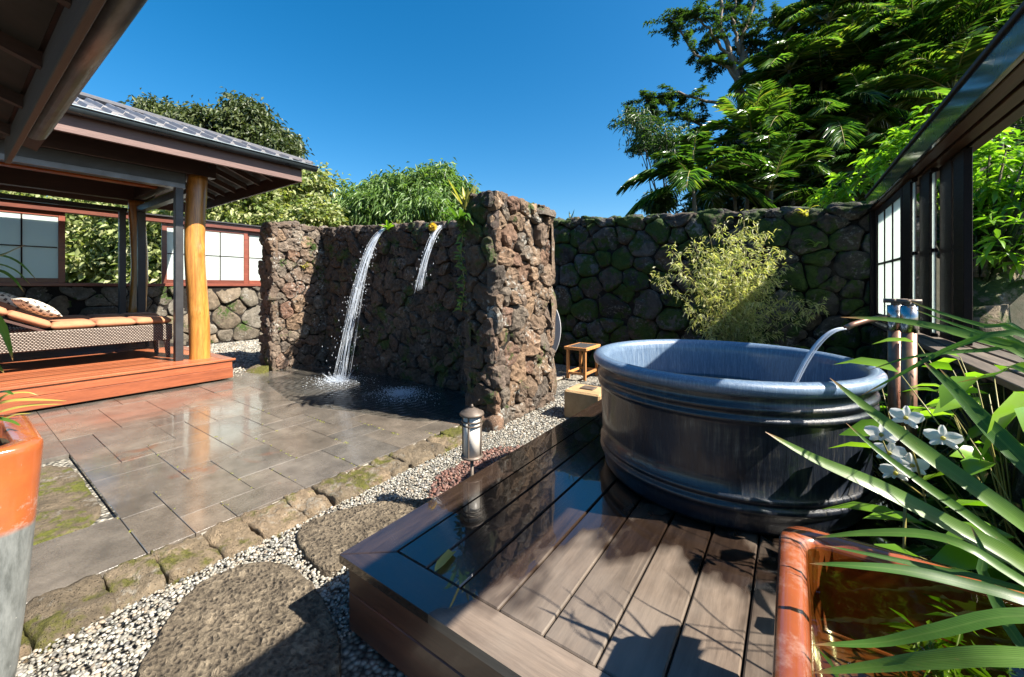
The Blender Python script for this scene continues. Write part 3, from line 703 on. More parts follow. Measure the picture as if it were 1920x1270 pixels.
# deck boards run along Y; a picture-frame board closes the right end
x = DX + .015; w_ = .135
MB().box((DX - .0, -3., DZ - .035), (DX + .03, DY + .02, DZ), .005).build('deck_edge', deckm, pvl)
k = 0; x = DX - .003
while x > -11.9:
    MB().box((x - w_, -3., DZ - .03), (x, DY - .16, DZ), .005).build('deck_board', deckm, pvl); x -= w_ + .011; k += 1
MB().box((-11.9, DY - .154, DZ - .03), (DX - .003, DY - .0, DZ), .005).build('deck_board', wood('deck_end_board', (.3, .13, .08), (.2, .08, .05), 0, .45), pvl)
MB().box((DX - .03, -3., .19), (DX + .005, DY - .02, DZ - .036), .004).build('deck_fascia', deckface, pvl)
MB().box((DX - .028, -3., .03), (DX + .012, DY - .012, .187), .004).build('deck_fascia', deckface, pvl)
MB().box((-11.9, DY - .05, .03), (DX - .032, DY - .022, DZ - .036), .004).build('deck_fascia', deckface, pvl)
MB().box((-11.8, -2.9, -.05), (DX - .12, DY - .12, .29), 0).build('deck_frame', blackm, pvl)
# log posts
def log(px, py, z0, z1, r, seed, name='post'):
    V = []; F = []; n = 20; m = 44
    for i in range(m + 1):
        z = z0 + (z1 - z0) * i / m; cx = px + .025 * math.sin(z * 1.3 + seed); cy = py + .03 * math.sin(z * 1.9 + seed * 2)
        for k in range(n):
            a = 2 * math.pi * k / n
            rr_ = r * (1.06 - .06 * i / m) * (1 + .05 * mnoise.noise((math.cos(a) * 1.2 + seed, math.sin(a) * 1.2, z * 1.4)) + .03 * mnoise.noise((math.cos(a) * 3, math.sin(a) * 3 + seed, z * 4)))
            for kz, ka, kr, kh in ((1.75, .5, .035, .05), (.72, -.4, .022, .04), (2.75, -1.0, .02, .04), (2.3, 2.4, .03, .05)):   # knots
                d2 = ((z - z0 - kz) / kh) ** 2 + (math.remainder(a - ka, 2 * math.pi) / .38) ** 2; rr_ += kr * math.exp(-d2)
            V.append((cx + rr_ * math.cos(a), cy + rr_ * math.sin(a), z))
    for i in range(m):
        for k in range(n): F.append((i * n + k, i * n + (k + 1) % n, (i + 1) * n + (k + 1) % n, (i + 1) * n + k))
    F.append(tuple(m * n + k for k in range(n)))
    return put(name, V, F, logm, pvl, True)
PX1, PX2, PY = -7.85, -11.2, 2.38
log(PX1, PY, DZ, 3.27, .132, 0.3); log(PX2, PY, DZ, 3.27, .132, 2.1); log(PX1, -2.6, DZ, 3.27, .165, 4.); log(PX2, -2.6, DZ, 3.27, .165, 5.)
# screen channels beside the posts and the dark header boxes
def ch(lo, hi, mat=darkmetal, name='screen_channel'): MB().box(lo, hi, .004).build(name, mat, pvl)
ch((PX1 - .05, PY - .29, DZ), (PX1 + .06, PY - .19, 3.02)); ch((PX2 - .05, PY - .29, DZ), (PX2 + .06, PY - .19, 3.02)); ch((PX2 + .2, PY - .06, DZ), (PX2 + .3, PY + .06, 3.02))
ch((PX1 - .06, -2.5, 3.02), (PX1 + .075, PY - .17, 3.10), simple('screen_head_rail', (.14, .14, .145), .35, (.1, .1, .105), 4, 80, .05, metal=.5), 'head_rail')
ch((PX1 - .045, -2.5, 3.10), (PX1 + .05, PY - .16, 3.268), name='head_box')
ch((PX2 - .06, -2.5, 3.02), (PX2 + .075, PY - .17, 3.1), name='head_rail'); ch((PX2 + .18, PY - .06, 3.02), (PX1 - .18, PY + .06, 3.14), name='head_rail')
ch((PX2 + .2, PY + .062, 3.05), (PX1 - .2, PY + .08, 3.25), simple('green_blind_roll', (.2, .25, .06), .6), 'blind_roll')
# beams
def beam(lo, hi, mat, name='beam'): return MB().box(lo, hi, .006).build(name, mat, pvl)
b1 = beam((PX1 - .08, -3.6, 3.27), (PX1 + .08, 2.62, 3.56), brownbeam); beam((PX2 - .08, -3.6, 3.27), (PX2 + .08, 2.62, 3.56), brownbeam)
beam((PX2 + .085, PY - .08, 3.3), (PX1 - .085, PY + .08, 3.54), brownbeamx); beam((PX2 + .085, .1, 3.3), (PX1 - .085, .26, 3.54), wood('orange_tie_beam', (.4, .13, .035), (.25, .07, .02), 0, .4), 'tie_beam')
beam((-9.7, -3.4, 3.3), (-9.54, 2.3, 3.5), wood('orange_purlin', (.4, .12, .03), (.25, .06, .02), 1, .4), 'purlin')
MB().tube([(PX1 + .08, 2.52, 3.44), (PX1 + .098, 2.52, 3.44)], .022, 10).build('bolt', darkmetal, b1)
# eave: fascia, gutter, rafters, roof
EX0, EX1, EY1, EY0, EZ = -12.15, -6.95, 3.6, -4.6, 3.5
beam((EX1 - .04, EY0, 3.3), (EX1, EY1, EZ + .03), fasciam, 'fascia'); beam((EX0, EY0, 3.3), (EX0 + .04, EY1, EZ + .03), fasciam, 'fascia')
beam((EX0 + .042, EY1 - .04, 3.3), (EX1 - .042, EY1 - .002, EZ + .03), brownbeamx, 'fascia')
SL = .38; CXR = (EX0 + EX1) / 2; KH = (EX1 - EX0) / 2
zr = lambda k: EZ + .085 + SL * k
# underside boards and the three other roof planes
def plane4(name, pts, mat, th=.03, parent=pvl):
    pts = [np.array(p, float) for p in pts]; n = np.cross(pts[1] - pts[0], pts[2] - pts[0]); n /= np.linalg.norm(n); n *= np.sign(n[2]) or 1
    m = len(pts); V = pts + [p - n * th for p in pts]; F = [tuple(range(m)), tuple(range(2 * m - 1, m - 1, -1))] + [(i, i + m, (i + 1) % m + m, (i + 1) % m) for i in range(m)]
    return put(name, V, F, mat, parent)
o_ = .03
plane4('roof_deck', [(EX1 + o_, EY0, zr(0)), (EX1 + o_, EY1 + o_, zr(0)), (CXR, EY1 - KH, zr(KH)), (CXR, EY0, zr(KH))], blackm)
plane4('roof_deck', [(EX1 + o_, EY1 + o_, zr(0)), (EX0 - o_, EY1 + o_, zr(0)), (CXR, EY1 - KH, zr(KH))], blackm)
plane4('roof_deck', [(EX0 - o_, EY1 + o_, zr(0)), (EX0 - o_, EY0, zr(0)), (CXR, EY0, zr(KH)), (CXR, EY1 - KH, zr(KH))], roofm)
for yy in np.arange(EY0 + .3, EY1 - .3, .55):
    for s in (1, -1):
        k1 = min(KH, EY1 - yy)
        a = np.array([CXR + s * (KH - .05), yy, zr(.05) - .14]); b = np.array([CXR + s * (KH - k1), yy, zr(k1) - .14])
        MB().add([a + (0, -.025, 0), a + (0, .025, 0), a + (0, .025, .1), a + (0, -.025, .1), b + (0, -.025, 0), b + (0, .025, 0), b + (0, .025, .1), b + (0, -.025, .1)], [(0, 1, 2, 3), (7, 6, 5, 4), (0, 4, 5, 1), (1, 5, 6, 2), (2, 6, 7, 3), (3, 7, 4, 0)]).build('rafter', fasciam, pvl)
for xx in np.arange(EX0 + .4, EX1 - .2, .55):
    k1 = min(xx - EX0, EX1 - xx); a = np.array([xx, EY1 - .05, zr(0) - .14]); b = np.array([xx, EY1 - k1, zr(k1) - .14])
    MB().add([a + (-.025, 0, 0), a + (.025, 0, 0), a + (.025, 0, .1), a + (-.025, 0, .1), b + (-.025, 0, 0), b + (.025, 0, 0), b + (.025, 0, .1), b + (-.025, 0, .1)], [(0, 1, 2, 3), (7, 6, 5, 4), (0, 4, 5, 1), (1, 5, 6, 2), (2, 6, 7, 3), (3, 7, 4, 0)]).build('rafter', fasciax, pvl)
# ribbed metal pans of the front slope: stepped courses
pw = .212; cl = .5
def pan(y1, k0, k1, lift, kend):
    # trapezoid rib at the right edge of each pan; cut along the hip
    prof = [(0, 0), (.125, 0), (.148, .045), (.182, .045), (.212, 0)]
    V = []; F = []
    def P(yo, k, h):
        y = y1 - pw + yo; k = min(k, max(k0 + .001, EY1 + .05 - y)); return (EX1 + .07 - k, y, zr(k) + .012 + h + lift)
    for (yo, h) in prof: V.append(P(yo, k0, h)); V.append(P(yo, k1, h)); V.append((P(yo, k0, h)[0], y1 - pw + yo, P(yo, k0, h)[2] - .03))
    for i in range(4): F.append((3 * i, 3 * i + 3, 3 * i + 4, 3 * i + 1)); F.append((3 * i + 2, 3 * i + 5, 3 * i + 3, 3 * i))
    put('roof_pan', V, F, roofm, pvl)
y = EY1 + .02
while y > -2.:
    kmax = min(KH, EY1 - y + .1); c = 0
    for c in range(3):
        if c * cl < kmax + .1: pan(y, c * cl - .03, min((c + 1) * cl, max(kmax, c * cl + .05)), .022 - .0, 0) if c % 2 == 0 else pan(y, c * cl - .03, min((c + 1) * cl, max(kmax, c * cl + .05)), .034, 0)
    y -= pw
MB().tube([(EX1 + .1, EY1 + .12, zr(0) + .03), (CXR, EY1 - KH, zr(KH) + .07)], .06, 8).build('hip_cap', roofm, pvl)
def half_gutter(path0, path1, r, mat, parent, name='gutter', outw=None, n=10, th=.006):
    a = np.array(path0, float); b = np.array(path1, float); d = (b - a) / np.linalg.norm(b - a); side = np.cross(d, Z_)
    V = []; F = []; m = n + 1
    for P in (a, b):
        for rr_ in (r, r - th):
            for i in range(m):
                t = math.pi * i / n; V.append(P + side * rr_ * math.cos(t) - Z_ * rr_ * math.sin(t))
    for i in range(n):
        F += [(i, i + 1, 2 * m + i + 1, 2 * m + i), (m + i + 1, m + i, 3 * m + i, 3 * m + i + 1)]
    F += [(0, 2 * m, 3 * m, m), (m - 1, 2 * m - 1, 4 * m - 1, 3 * m - 1)]
    F += [tuple(range(m))[::-1], tuple(range(2 * m, 3 * m))]
    o = put(name, V, F, mat, parent, True); return o
half_gutter((EX1 + .085, -4.4, EZ + .085), (EX1 + .085, EY1 + .2, EZ + .085), .08, gutterb, pvl)
mb = MB(); mb.tube([(EX1 + .168, -4.4, EZ + .087), (EX1 + .168, EY1 + .2, EZ + .087)], .011, 8); mb.build('gutter_bead', gutterb, pvl)
# ============================================================ the house eave overhead
he = thing('house_eave', (-3.5, 0, 2.72), 'dark timber house eave with weathered round gutter overhead at top left', 'roof')
HX0, HX1 = -6.4, -.9
MB().box((HX0, .372, 2.72), (HX1, .412, 2.95), .005).build('fascia', fasciax, he)
half_gutter((HX1, .487, 2.86), (-5.45, .487, 2.86), .075, gutterm, he)
MB().tube([(HX1, .56, 2.862), (-5.45, .56, 2.862)], .01, 8).build('gutter_bead', gutterm, he)
hz = lambda y: 2.97 + (.55 - y) * .36
plane4('roof_sheet', [(HX0 - .05, .6, hz(.6)), (HX1, .6, hz(.6)), (HX1, -3.4, hz(-3.4)), (HX0 - .05, -3.4, hz(-3.4))], brownbeamx, .05, he)
for xx in np.arange(HX0 + .55, HX1, .98):
    a = np.array([xx, .37, hz(.37) - .16]); b = np.array([xx, -3.2, hz(-3.2) - .16])
    MB().add([a + (-.03, 0, 0), a + (.03, 0, 0), a + (.03, 0, .1), a + (-.03, 0, .1), b + (-.03, 0, 0), b + (.03, 0, 0), b + (.03, 0, .1), b + (-.03, 0, .1)], [(0, 1, 2, 3), (7, 6, 5, 4), (0, 4, 5, 1), (1, 5, 6, 2), (2, 6, 7, 3), (3, 7, 4, 0)]).build('rafter', brownbeam, he)
for k in range(9):
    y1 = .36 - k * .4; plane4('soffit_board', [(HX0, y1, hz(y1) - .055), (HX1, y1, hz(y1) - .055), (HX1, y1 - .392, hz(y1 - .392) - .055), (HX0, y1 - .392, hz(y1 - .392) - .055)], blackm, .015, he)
# ============================================================ chaises and pillows
def cushion(name, pts_lo, w, l, h, parent, mat, rotx=0, pivot=None, r=.045):
    x0, y0, z0 = pts_lo; n = 12; V = []; F = []
    us = np.linspace(-1, 1, n + 1)
    def sq(t): return np.sign(t) * (abs(t) ** 1)
    top = []
    for s in (1, -1):
        for j in range(n + 1):
            for i in range(n + 1):
                a, b = us[i], us[j]; e = (1 - abs(a) ** 8) * (1 - abs(b) ** 8); e = max(e, 0) ** .35
                V.append(np.array([x0 + w * (a + 1) / 2, y0 + l * (b + 1) / 2, z0 + h / 2 + s * h / 2 * (.25 + .75 * e) * (1 if s > 0 else .9)]))
    m = n + 1
    for j in range(n):
        for i in range(n):
            q = j * m + i; F.append((q, q + 1, q + m + 1, q + m)); q += m * m; F.append((q, q + m, q + m + 1, q + 1))
    ring = [i for i in range(m)] + [j * m + n for j in range(1, m)] + [n * m + i for i in range(n - 1, -1, -1)] + [j * m for j in range(n - 1, 0, -1)]
    for a, b in zip(ring, ring[1:] + ring[:1]): F.append((b, a, a + m * m, b + m * m))
    V = np.array(V)
    if rotx:
        c, s = math.cos(rotx), math.sin(rotx); p = np.array(pivot); d = V - p
        V = p + np.stack([d[:, 0], d[:, 1] * c - d[:, 2] * s, d[:, 1] * s + d[:, 2] * c], 1)
    return put(name, V, F, mat, parent, True)
def chaise(x1, ye, label):
    w = .72; L = 2.15; x0 = x1 - w; zt, zb = .885, .625
    t = thing('chaise_lounge', (x1 - w / 2, ye - L / 2, DZ), label, 'chaise lounge', 'wicker chaises on the pavilion deck')
    MB().box((x1 - .05, ye - L, zb), (x1, ye, zt), .02).build('side_apron', wickm, t); MB().box((x0, ye - L, zb), (x0 + .05, ye, zt), .02).build('side_apron', wickm, t)
    MB().box((x0 + .05, ye - .05, zb), (x1 - .05, ye - .003, zt), .02).build('end_apron', wickm, t); MB().box((x0 + .05, ye - L, zb), (x1 - .05, ye - L + .05, zt), .02).build('end_apron', wickm, t)
    for xa in (x0 + .055, x1 - .055):
        for yy in (ye - .06, ye - L + .06):
            MB().tube([(xa, yy, zb + .02), (xa, yy + (.02 if yy > ye - 1 else -.02), DZ)], [.045, .028], 8).build('leg', wickm, t)
    MB().box((x0 + .05, ye - 1.35, zt - .04), (x1 - .05, ye - .05, zt - .01), .003).build('base_panel', darkmetal, t)
    yb = ye - 1.32
    for k in range(3): cushion('cushion', (x0 + .01, yb + .005 + k * .437, zt - .01), w - .02, .43, .13, t, cushm)
    piv = (0, yb, zt)
    for k in range(2): cushion('back_cushion', (x0 + .01, yb - .44 - k * .42, zt), w - .02, .415, .12, t, cushm, -R(27), piv)
    V = MB().box((x0 + .03, yb - .84, zt - .045), (x1 - .03, yb, zt - .012), .004); A = np.array(V.V); c, s = math.cos(-R(27)), math.sin(-R(27)); d = A - piv
    put('back_frame', np.array(piv) + np.stack([d[:, 0], d[:, 1] * c - d[:, 2] * s, d[:, 1] * s + d[:, 2] * c], 1), V.F, brownbeam, t)
    return x0, yb, zt
c1 = chaise(-8.35, 2.2, 'wicker chaise with terracotta cushions nearest the front edge of the deck')
c2 = chaise(-9.55, 2.35, 'wicker chaise with terracotta cushions at the back, mostly hidden and in shade')
def pillow_obj(c, size, thick, rx, ry, rz, label):
    n = 14; V = []; F = []; us = np.linspace(-1, 1, n + 1); m = n + 1
    for s in (1, -1):
        for b in us:
            for a in us:
                e = max(0, (1 - abs(a) ** 2.6) * (1 - abs(b) ** 2.6)) ** .55; pin = 1 - .08 * (1 - abs(a * b))
                V.append((a * size / 2 * (1 - .07 * (1 - b * b)), b * size / 2 * (1 - .07 * (1 - a * a)), s * thick / 2 * e))
    for j in range(n):
        for i in range(n):
            q = j * m + i; F.append((q, q + 1, q + m + 1, q + m)); q += m * m; F.append((q, q + m, q + m + 1, q + 1))
    me = mesh_np('pillow', np.array(V), F); me.polygons.foreach_set('use_smooth', np.ones(len(me.polygons), bool)); me.materials.append(pillowm)
    o = bpy.data.objects.new('pillow', me); col.objects.link(o); o.location = c; o.rotation_euler = (rx, ry, rz)
    return tag(o, label, 'pillow', 'checked throw pillows')
pillow_obj((-8.62, .78, 1.2), .46, .17, -R(34), 0, R(8), 'cream and black checked pillow leaning on the front chaise')
pillow_obj((-9.8, .62, 1.28), .46, .17, -R(34), 0, R(-5), 'cream and black checked pillow on the rear chaise, in shade')
# ============================================================ bath platform
PZ = .33
bp = thing('bath_platform', (-.5, 2.6, 0), 'low dark wet hardwood platform carrying the round bath tub', 'platform')
def prism(name, poly, z0, z1, mat, parent, ch=.004):
    poly = [np.array(p, float) for p in poly]; n = len(poly); c = sum(poly) / n
    V = [(*p, z0) for p in poly] + [(*p, z1 - ch) for p in poly] + [(*(p + (c - p) / np.linalg.norm(c - p) * ch), z1) for p in poly]
    F = [tuple(range(n))[::-1], tuple(range(2 * n, 3 * n))] + [(i + k * n, (i + 1) % n + k * n, (i + 1) % n + (k + 1) * n, i + (k + 1) * n) for k in (0, 1) for i in range(n)]
    return put(name, V, F, mat, parent)
PX0, PX1_, PY0, PY1 = -1.62, .62, 1.0, 4.12
g_ = .0025
prism('border_board', [(PX0, PY0 + g_), (-1.433, 1.157 + g_), (-1.433, PY1), (PX0, PY1)], PZ - .035, PZ, platm, bp)
prism('border_board', [(PX0 + g_, PY0), (PX1_, PY0), (PX1_, 1.154), (-1.43 + g_, 1.154)], PZ - .035, PZ, platx, bp)
x = -1.427; k = 0
while x < PX1_ - .1:
    MB().box((x, 1.161, PZ - .03), (x + .179, PY1, PZ - .0005), .005).build('deck_board', platm, bp); x += .1865
for z0, z1 in ((.165, .292), (.0, .162)):
    MB().box((PX0 + .03, PY0 + .028, z0), (PX1_ - .02, PY0 + .05, z1), .004).build('side_board', platface, bp)
    MB().box((PX0 + .028, PY0 + .052, z0), (PX0 + .05, PY1 - .02, z1), .004).build('side_board', wood('platform_side', (.08, .032, .018), (.04, .016, .01), 1, .4, .2), bp)
MB().box((PX0 + .08, PY0 + .08, -.05), (PX1_ - .05, PY1 - .05, .28), 0).build('frame', blackm, bp)
# ---- tub
TX, TY = -.38, 2.85
tb = thing('bath_tub', (TX, TY, PZ), 'large round glazed dark blue ceramic bath tub with rolled rim', 'bath tub')
prof = [(.62, PZ + .002), (.69, PZ + .004), (.71, .36), (.718, .41), (.722, .44), (.736, .447), (.74, .458), (.736, .47), (.724, .478), (.724, .49), (.735, .497), (.738, .506), (.734, .516), (.724, .523), (.727, .6), (.733, .75), (.737, .85), (.74, .862), (.753, .869), (.756, .879), (.753, .889), (.741, .896), (.742, .915), (.755, .922), (.758, .932), (.755, .942), (.743, .949), (.742, .975), (.744, .99)]
MB().lathe(prof, TX, TY, 96).build('body', tubm, tb, True)
MB().lathe([(.743, .987), (.762, .996), (.779, 1.008), (.786, 1.026), (.783, 1.044), (.772, 1.056), (.754, 1.063), (.733, 1.064), (.713, 1.05), (.702, 1.03), (.697, 1.0)], TX, TY, 96).build('rim', tubrim, tb, True)
MB().lathe([(.698, 1.003), (.692, .95), (.682, .75), (.665, .55), (.63, .46), (.5, .42), (.25, .41), (.001, .41)], TX, TY, 96).build('basin', tubrim, tb, True)
n = 64; V = [(TX, TY, .8)] + [(TX + .685 * math.cos(2 * math.pi * k / n), TY + .685 * math.sin(2 * math.pi * k / n), .8) for k in range(n)]
tag(put('tub_water', V, [(0, k + 1, (k + 1) % n + 1) for k in range(n)], tubw, None, True), 'bath water standing inside the round blue tub', 'water', kind='stuff')
# ---- faucet: two copper pipes with steel collars
fc = thing('tub_faucet', (.5, 3.14, 0), 'copper pipe tub filler with steel collars and curved spout behind tub', 'faucet')
fa, fb = np.array((.495, 3.2, 0)), np.array((.535, 3.1, 0))
for p in (fa, fb):
    MB().tube([p + (0, 0, 0), p + (0, 0, 1.25)], .034, 16).build('pipe', copper, fc, True)
    MB().tube([p + (0, 0, 1.245), p + (0, 0, 1.39)], .037, 16).build('collar', steel, fc, True)
    h = MB().tube([p + (0, 0, 1.385), p + (0, 0, 1.41)], .02, 10); h.tube([p + (-.05, .012, 1.415), p + (.05, -.012, 1.415)], .013, 8); h.tube([p + (-.012, -.04, 1.415), p + (.012, .04, 1.415)], .011, 8); h.build('handle', bronze, fc, True)
sp = [fa + (0, 0, 1.31), fa + (-.06, -.02, 1.315), fa + (-.13, -.07, 1.30), fa + (-.2, -.12, 1.275), fa + (-.235, -.15, 1.255)]
MB().tube(sp, [.018, .018, .017, .016, .017], 12).build('spout', copper, fc, True)
def stream_mesh(p0, v0, T, ns, spread, rad, seed, breakup=.5, gacc=9.8, drops=0, wob=.02):
    g = np.random.default_rng(seed); mb = MB()
    for s in range(ns):
        o = g.normal(0, 1, 3) * spread * (1, .5, .35); dv = g.normal(0, 1, 3) * (.09, .12, .05) * (spread / .03)
        t0 = g.uniform(0, .02); ph = g.uniform(0, 6)
        ts = np.linspace(0, T, 26); pts = [p0 + o + (v0 + dv) * t + np.array([wob * math.sin(9 * t + ph) * t, wob * math.cos(8 * t + ph) * t, -.5 * gacc * t * t]) for t in ts]
        i = 0
        while i < len(ts) - 2:
            fr = i / len(ts); ln = 26 if g.random() > fr * breakup * 2.2 else g.integers(2, 5)
            seg = pts[i:i + ln + 1]
            if len(seg) > 1:
                r = rad * g.uniform(.5, 1.2) * (1 - .45 * fr); m = len(seg); mb.tube(seg, [r * (.35 + .65 * math.sin(math.pi * (k + .5) / m) ** .5) if fr > .1 else r * (1 - .3 * k / m) for k in range(m)], 5)
            if ns == 20 and g.random() < .09: break
            i += ln + int(g.integers(1, 4) if fr > .2 else 1)
    for _ in range(drops):
        t = T * g.uniform(.35, 1); q = p0 + (v0 + g.normal(0, 1, 3) * (.2, .2, .12)) * t + np.array([0, 0, -.5 * gacc * t * t]); s = g.uniform(.003, .006)
        mb.add(q + IV * s * (1, 1, g.uniform(1.2, 3.2)), [tuple(f) for f in IF])
    return mb
p0 = sp[-1] + np.array((-.012, -.008, -.006)); tgt = np.array((-.02, 2.94, .8)); T = .3
v0 = (tgt - p0) / T; v0[2] += .5 * 9.8 * T
tag(stream_mesh(p0, v0, T, 9, .006, .008, 3, .15, wob=.01).build('water_jet', fallm, None, True), 'thin clear jet of water arcing from copper spout into the tub', 'water')
# ---- shower streams, splash and wet sheet
def fall(p0, land, ns, seed, label, rad=.008, drops=60, spread=.035, part=1.):
    p0 = np.array(p0, float); land = np.array(land, float); vz = -.15; h = p0[2] - land[2]
    T = (vz + math.sqrt(vz * vz + 2 * 9.8 * h)) / 9.8; v = (land - p0) / T; v[2] = vz
    tag(stream_mesh(p0, v, T * part, ns, spread, rad, seed, 1.3, drops=drops, wob=.05).build('water_fall', fallm, None, True), label, 'waterfall', 'water spouting from the shower wall')
fall((-5.56, YB + .02, 2.47), (-5.84, 3.62, .01), 30, 5, 'brighter left stream of water falling from the shower wall', .0034, 300, .022)
fall((-4.26, YB + .02, 2.40), (-4.4, 3.66, .01), 20, 6, 'fainter right stream of water falling beside the yellow flower', .003, 50, .022, .62)
def splash(c, n, seed, label):
    g = np.random.default_rng(seed); mb = MB()
    for _ in range(n):
        a = g.uniform(0, 6.283); r = abs(g.normal(0, .2)); z = abs(g.normal(0, .035)) * math.exp(-r * 2); s = g.uniform(.0016, .0055)
        mb.add(np.array((c[0] + r * math.cos(a) * 1.3, c[1] + r * math.sin(a), .012 + z)) + IV * s * (1.6, 1.6, 1), [tuple(f) for f in IF])
    for _ in range(40):
        a = g.uniform(0, 6.283); r = g.uniform(.02, .16); q = np.array((c[0] + r * math.cos(a), c[1] + r * math.sin(a), .01)); d = np.array((math.cos(a), math.sin(a), g.uniform(.4, 1.6))) * g.uniform(.02, .07)
        mb.tube([q, q + d, q + d * 1.8 - (0, 0, .02)], [.005, .003, .001], 4)
    tag(mb.build('water_splash', fallm, None, True), label, 'splash', kind='stuff')
splash((-5.86, 3.6), 1300, 1, 'white splash where the left stream hits the paving')
splash((-4.4, 3.64), 1300, 2, 'white splash where the right stream hits the paving')
g = np.random.default_rng(8); V = [(-5., 3.5, .007)]; n = 60
for k in range(n):
    a = 2 * math.pi * k / n; r = 1 + .06 * math.sin(3 * a + 1) + .04 * math.sin(7 * a)
    V.append((min(-3.05, max(-7.42, -5.1 + 2.15 * r * math.cos(a))), min(4.27, 3.55 + .85 * r * math.sin(a)), .007))
def rippled():
    t = NT('rippling_water'); p = t.pos(); s = t.sep().outputs
    def ring(cx, cy):
        d = t.math('SQRT', t.math('ADD', t.math('POWER', t.math('SUBTRACT', s[0], cx), 2.), t.math('POWER', t.math('SUBTRACT', s[1], cy), 2.)))
        return t.math('SINE', t.math('MULTIPLY', d, 62.))
    h = t.math('ADD', t.math('ADD', ring(-5.85, 3.6), ring(-4.4, 3.65)), t.math('MULTIPLY', t.noise(13, 4, .6, p), 5.))
    nb = t.bump(h, .22, .006); fr = t.n('Fresnel', {'IOR': 1.33, 'Normal': nb})
    tr = t.n('BsdfTransparent', {'Color': (.9, .93, .95, 1)}); gl = t.n('BsdfGlossy', {'Roughness': .03, 'Normal': nb})
    return t.done(t.n('MixShader', {0: fr.outputs[0], 1: tr.outputs[0], 2: gl.outputs[0]}))
tag(put('water', V, [(0, k + 1, (k + 1) % n + 1) for k in range(n)], rippled(), None), kind='structure')
# ============================================================ right screen wall
SX = .9
rs = thing('screen_beam', (1.0, 4, 0), 'dark timber screen frame with heavy overhead track beam on the right', 'timber frame')
MB().box((SX - .1, -1.2, 2.485), (SX - .075, 7.0, 2.655), .004).build('beam_face', skytintbeam, rs)
MB().box((SX - .115, -1.2, 2.657), (SX + .3, 7.0, 2.685), .004).build('beam_cap', blackm, rs)
trk = wood('track_timber', (.07, .032, .018), (.035, .016, .01), 1, .4)
for k in range(3): MB().box((SX - .07 + k * .095, -1.2, 2.48), (SX + .005 + k * .095, 7.0, 2.52), .004).build('track', trk, rs)
MB().box((SX - .072, -1.2, 2.53), (SX + .22, 7.0, 2.64), 0).build('beam_core', blackm, rs)
MB().box((SX - .07, 6.9, 1.08), (SX + .08, 7.0, 2.478), .004).build('post', frame_dark, rs)
MB().box((SX - .03, -1.1, .0), (SX + .12, -.95, 2.478), .004).build('post', frame_dark, rs)
rw = thing('ledge_wall', (1.05, 4, 0), 'low stone wall under the slatted ledge at the right', 'stone wall')
MB().box((.92, .9, -.05), (1.4, 7.0, 1.0), 0).build('core', mortar, rw)
stone_face(rw, (.94, 7.0, -.03), -Y_, Z_, 5.2, 1.02, .4, 61, basalt, .08, joint=.012)
for k in range(5): MB().box((.8 + k * .125, .8, 1.035), (.9 + k * .125, 6.95, 1.07), .004).build('ledge_slat', ledgem, rw)
for yy in np.arange(1.0, 6.9, .7): MB().box((.82, yy, 1.0), (1.4, yy + .06, 1.033), .003).build('bearer', blackm, rw)
shoji('sliding_screen', SX, 5.36, 6.88, 1.085, 2.47, 3, 2, frame_dark, 'frosted screen with dark grid at the far end of the right wall', 'sliding screens under the right beam', .075)
for k, (ya, yb, xo) in enumerate(((5.0, 5.352, 0.), (4.66, 5.02, .055), (4.34, 4.68, .11))):
    t = thing('sliding_screen', (SX + xo, ya, 1.085), ('narrow stacked screen beside the gridded frosted screen', 'middle one of the narrow stacked dark screens', 'nearest of the narrow stacked dark screens, next to open garden')[k], 'screen', 'sliding screens under the right beam')
    MB().box((SX + xo - .022, ya + .05, 1.085), (SX + xo + .022, yb, 2.47), .003).build('stile', frame_dark, t)
    MB().box((SX + xo - .004, ya, 1.12), (SX + xo + .004, ya + .05, 2.43), 0).build('pane', frostm, t)
    for z in (1.085, 1.78, 2.44): MB().box((SX + xo - .02, ya, z), (SX + xo + .02, ya + .05, z + .03), .002).build('rail', frame_dark, t)
    if k == 2: MB().box((SX + xo - .022, ya - .22, 1.085), (SX + xo + .022, ya, 2.47), .003).build('stile', frame_dark, t)
# ============================================================ pots
def square_pot(name, x0, x1, y0, y1, z0, z1, taper, mat, label, rimw, water=None, inner=None):
    cx, cy = (x0 + x1) / 2, (y0 + y1) / 2; hx, hy = (x1 - x0) / 2, (y1 - y0) / 2
    t = thing(name, (cx, cy, z0), label, 'planter', 'glazed square pots')
    def ring(s, r, z):
        P = []
        for qx, qy, a0 in ((1, 1, 0), (-1, 1, 90), (-1, -1, 180), (1, -1, 270)):
            for k in range(6):
                a = R(a0 + k * 18); ax, ay = hx * s, hy * s
                P.append((cx + qx * (ax - r) + r * math.cos(a), cy + qy * (ay - r) + r * math.sin(a), z))
        return P
    H = z1 - z0; V = []; F = []; rings = []
    for f in np.linspace(0, 1, 9): rings.append(ring(taper + (1 - taper) * f ** .8, .06 + .02 * f, z0 + f * (H - .03)))
    si = 1 - rimw / hx
    rings += [ring(1.0, .085, z1 - .012), ring(.985, .085, z1), ring(.93, .08, z1 + .004), ring(si + .03, .07, z1), ring(si, .06, z1 - .015), ring(si * .97, .06, z1 - .12), ring(si * .9, .05, z1 - H * .45)]
    m = 24
    for r_ in rings: V += r_
    for k in range(len(rings) - 1):
        for i in range(m): F.append((k * m + i, k * m + (i + 1) % m, (k + 1) * m + (i + 1) % m, (k + 1) * m + i))
    F.append(tuple(range(m))[::-1]); F.append(tuple((len(rings) - 1) * m + i for i in range(m)))
    put('body', V, F, mat, t, True)
    return ring(si * .985, .055, water if water else inner), t
rg, _ = square_pot('planter', -2.86, -2.22, -.42, .225, .0, .935, .78, potL, 'tall square pot, orange glaze above grey, cut by left edge', .075, None, .86)
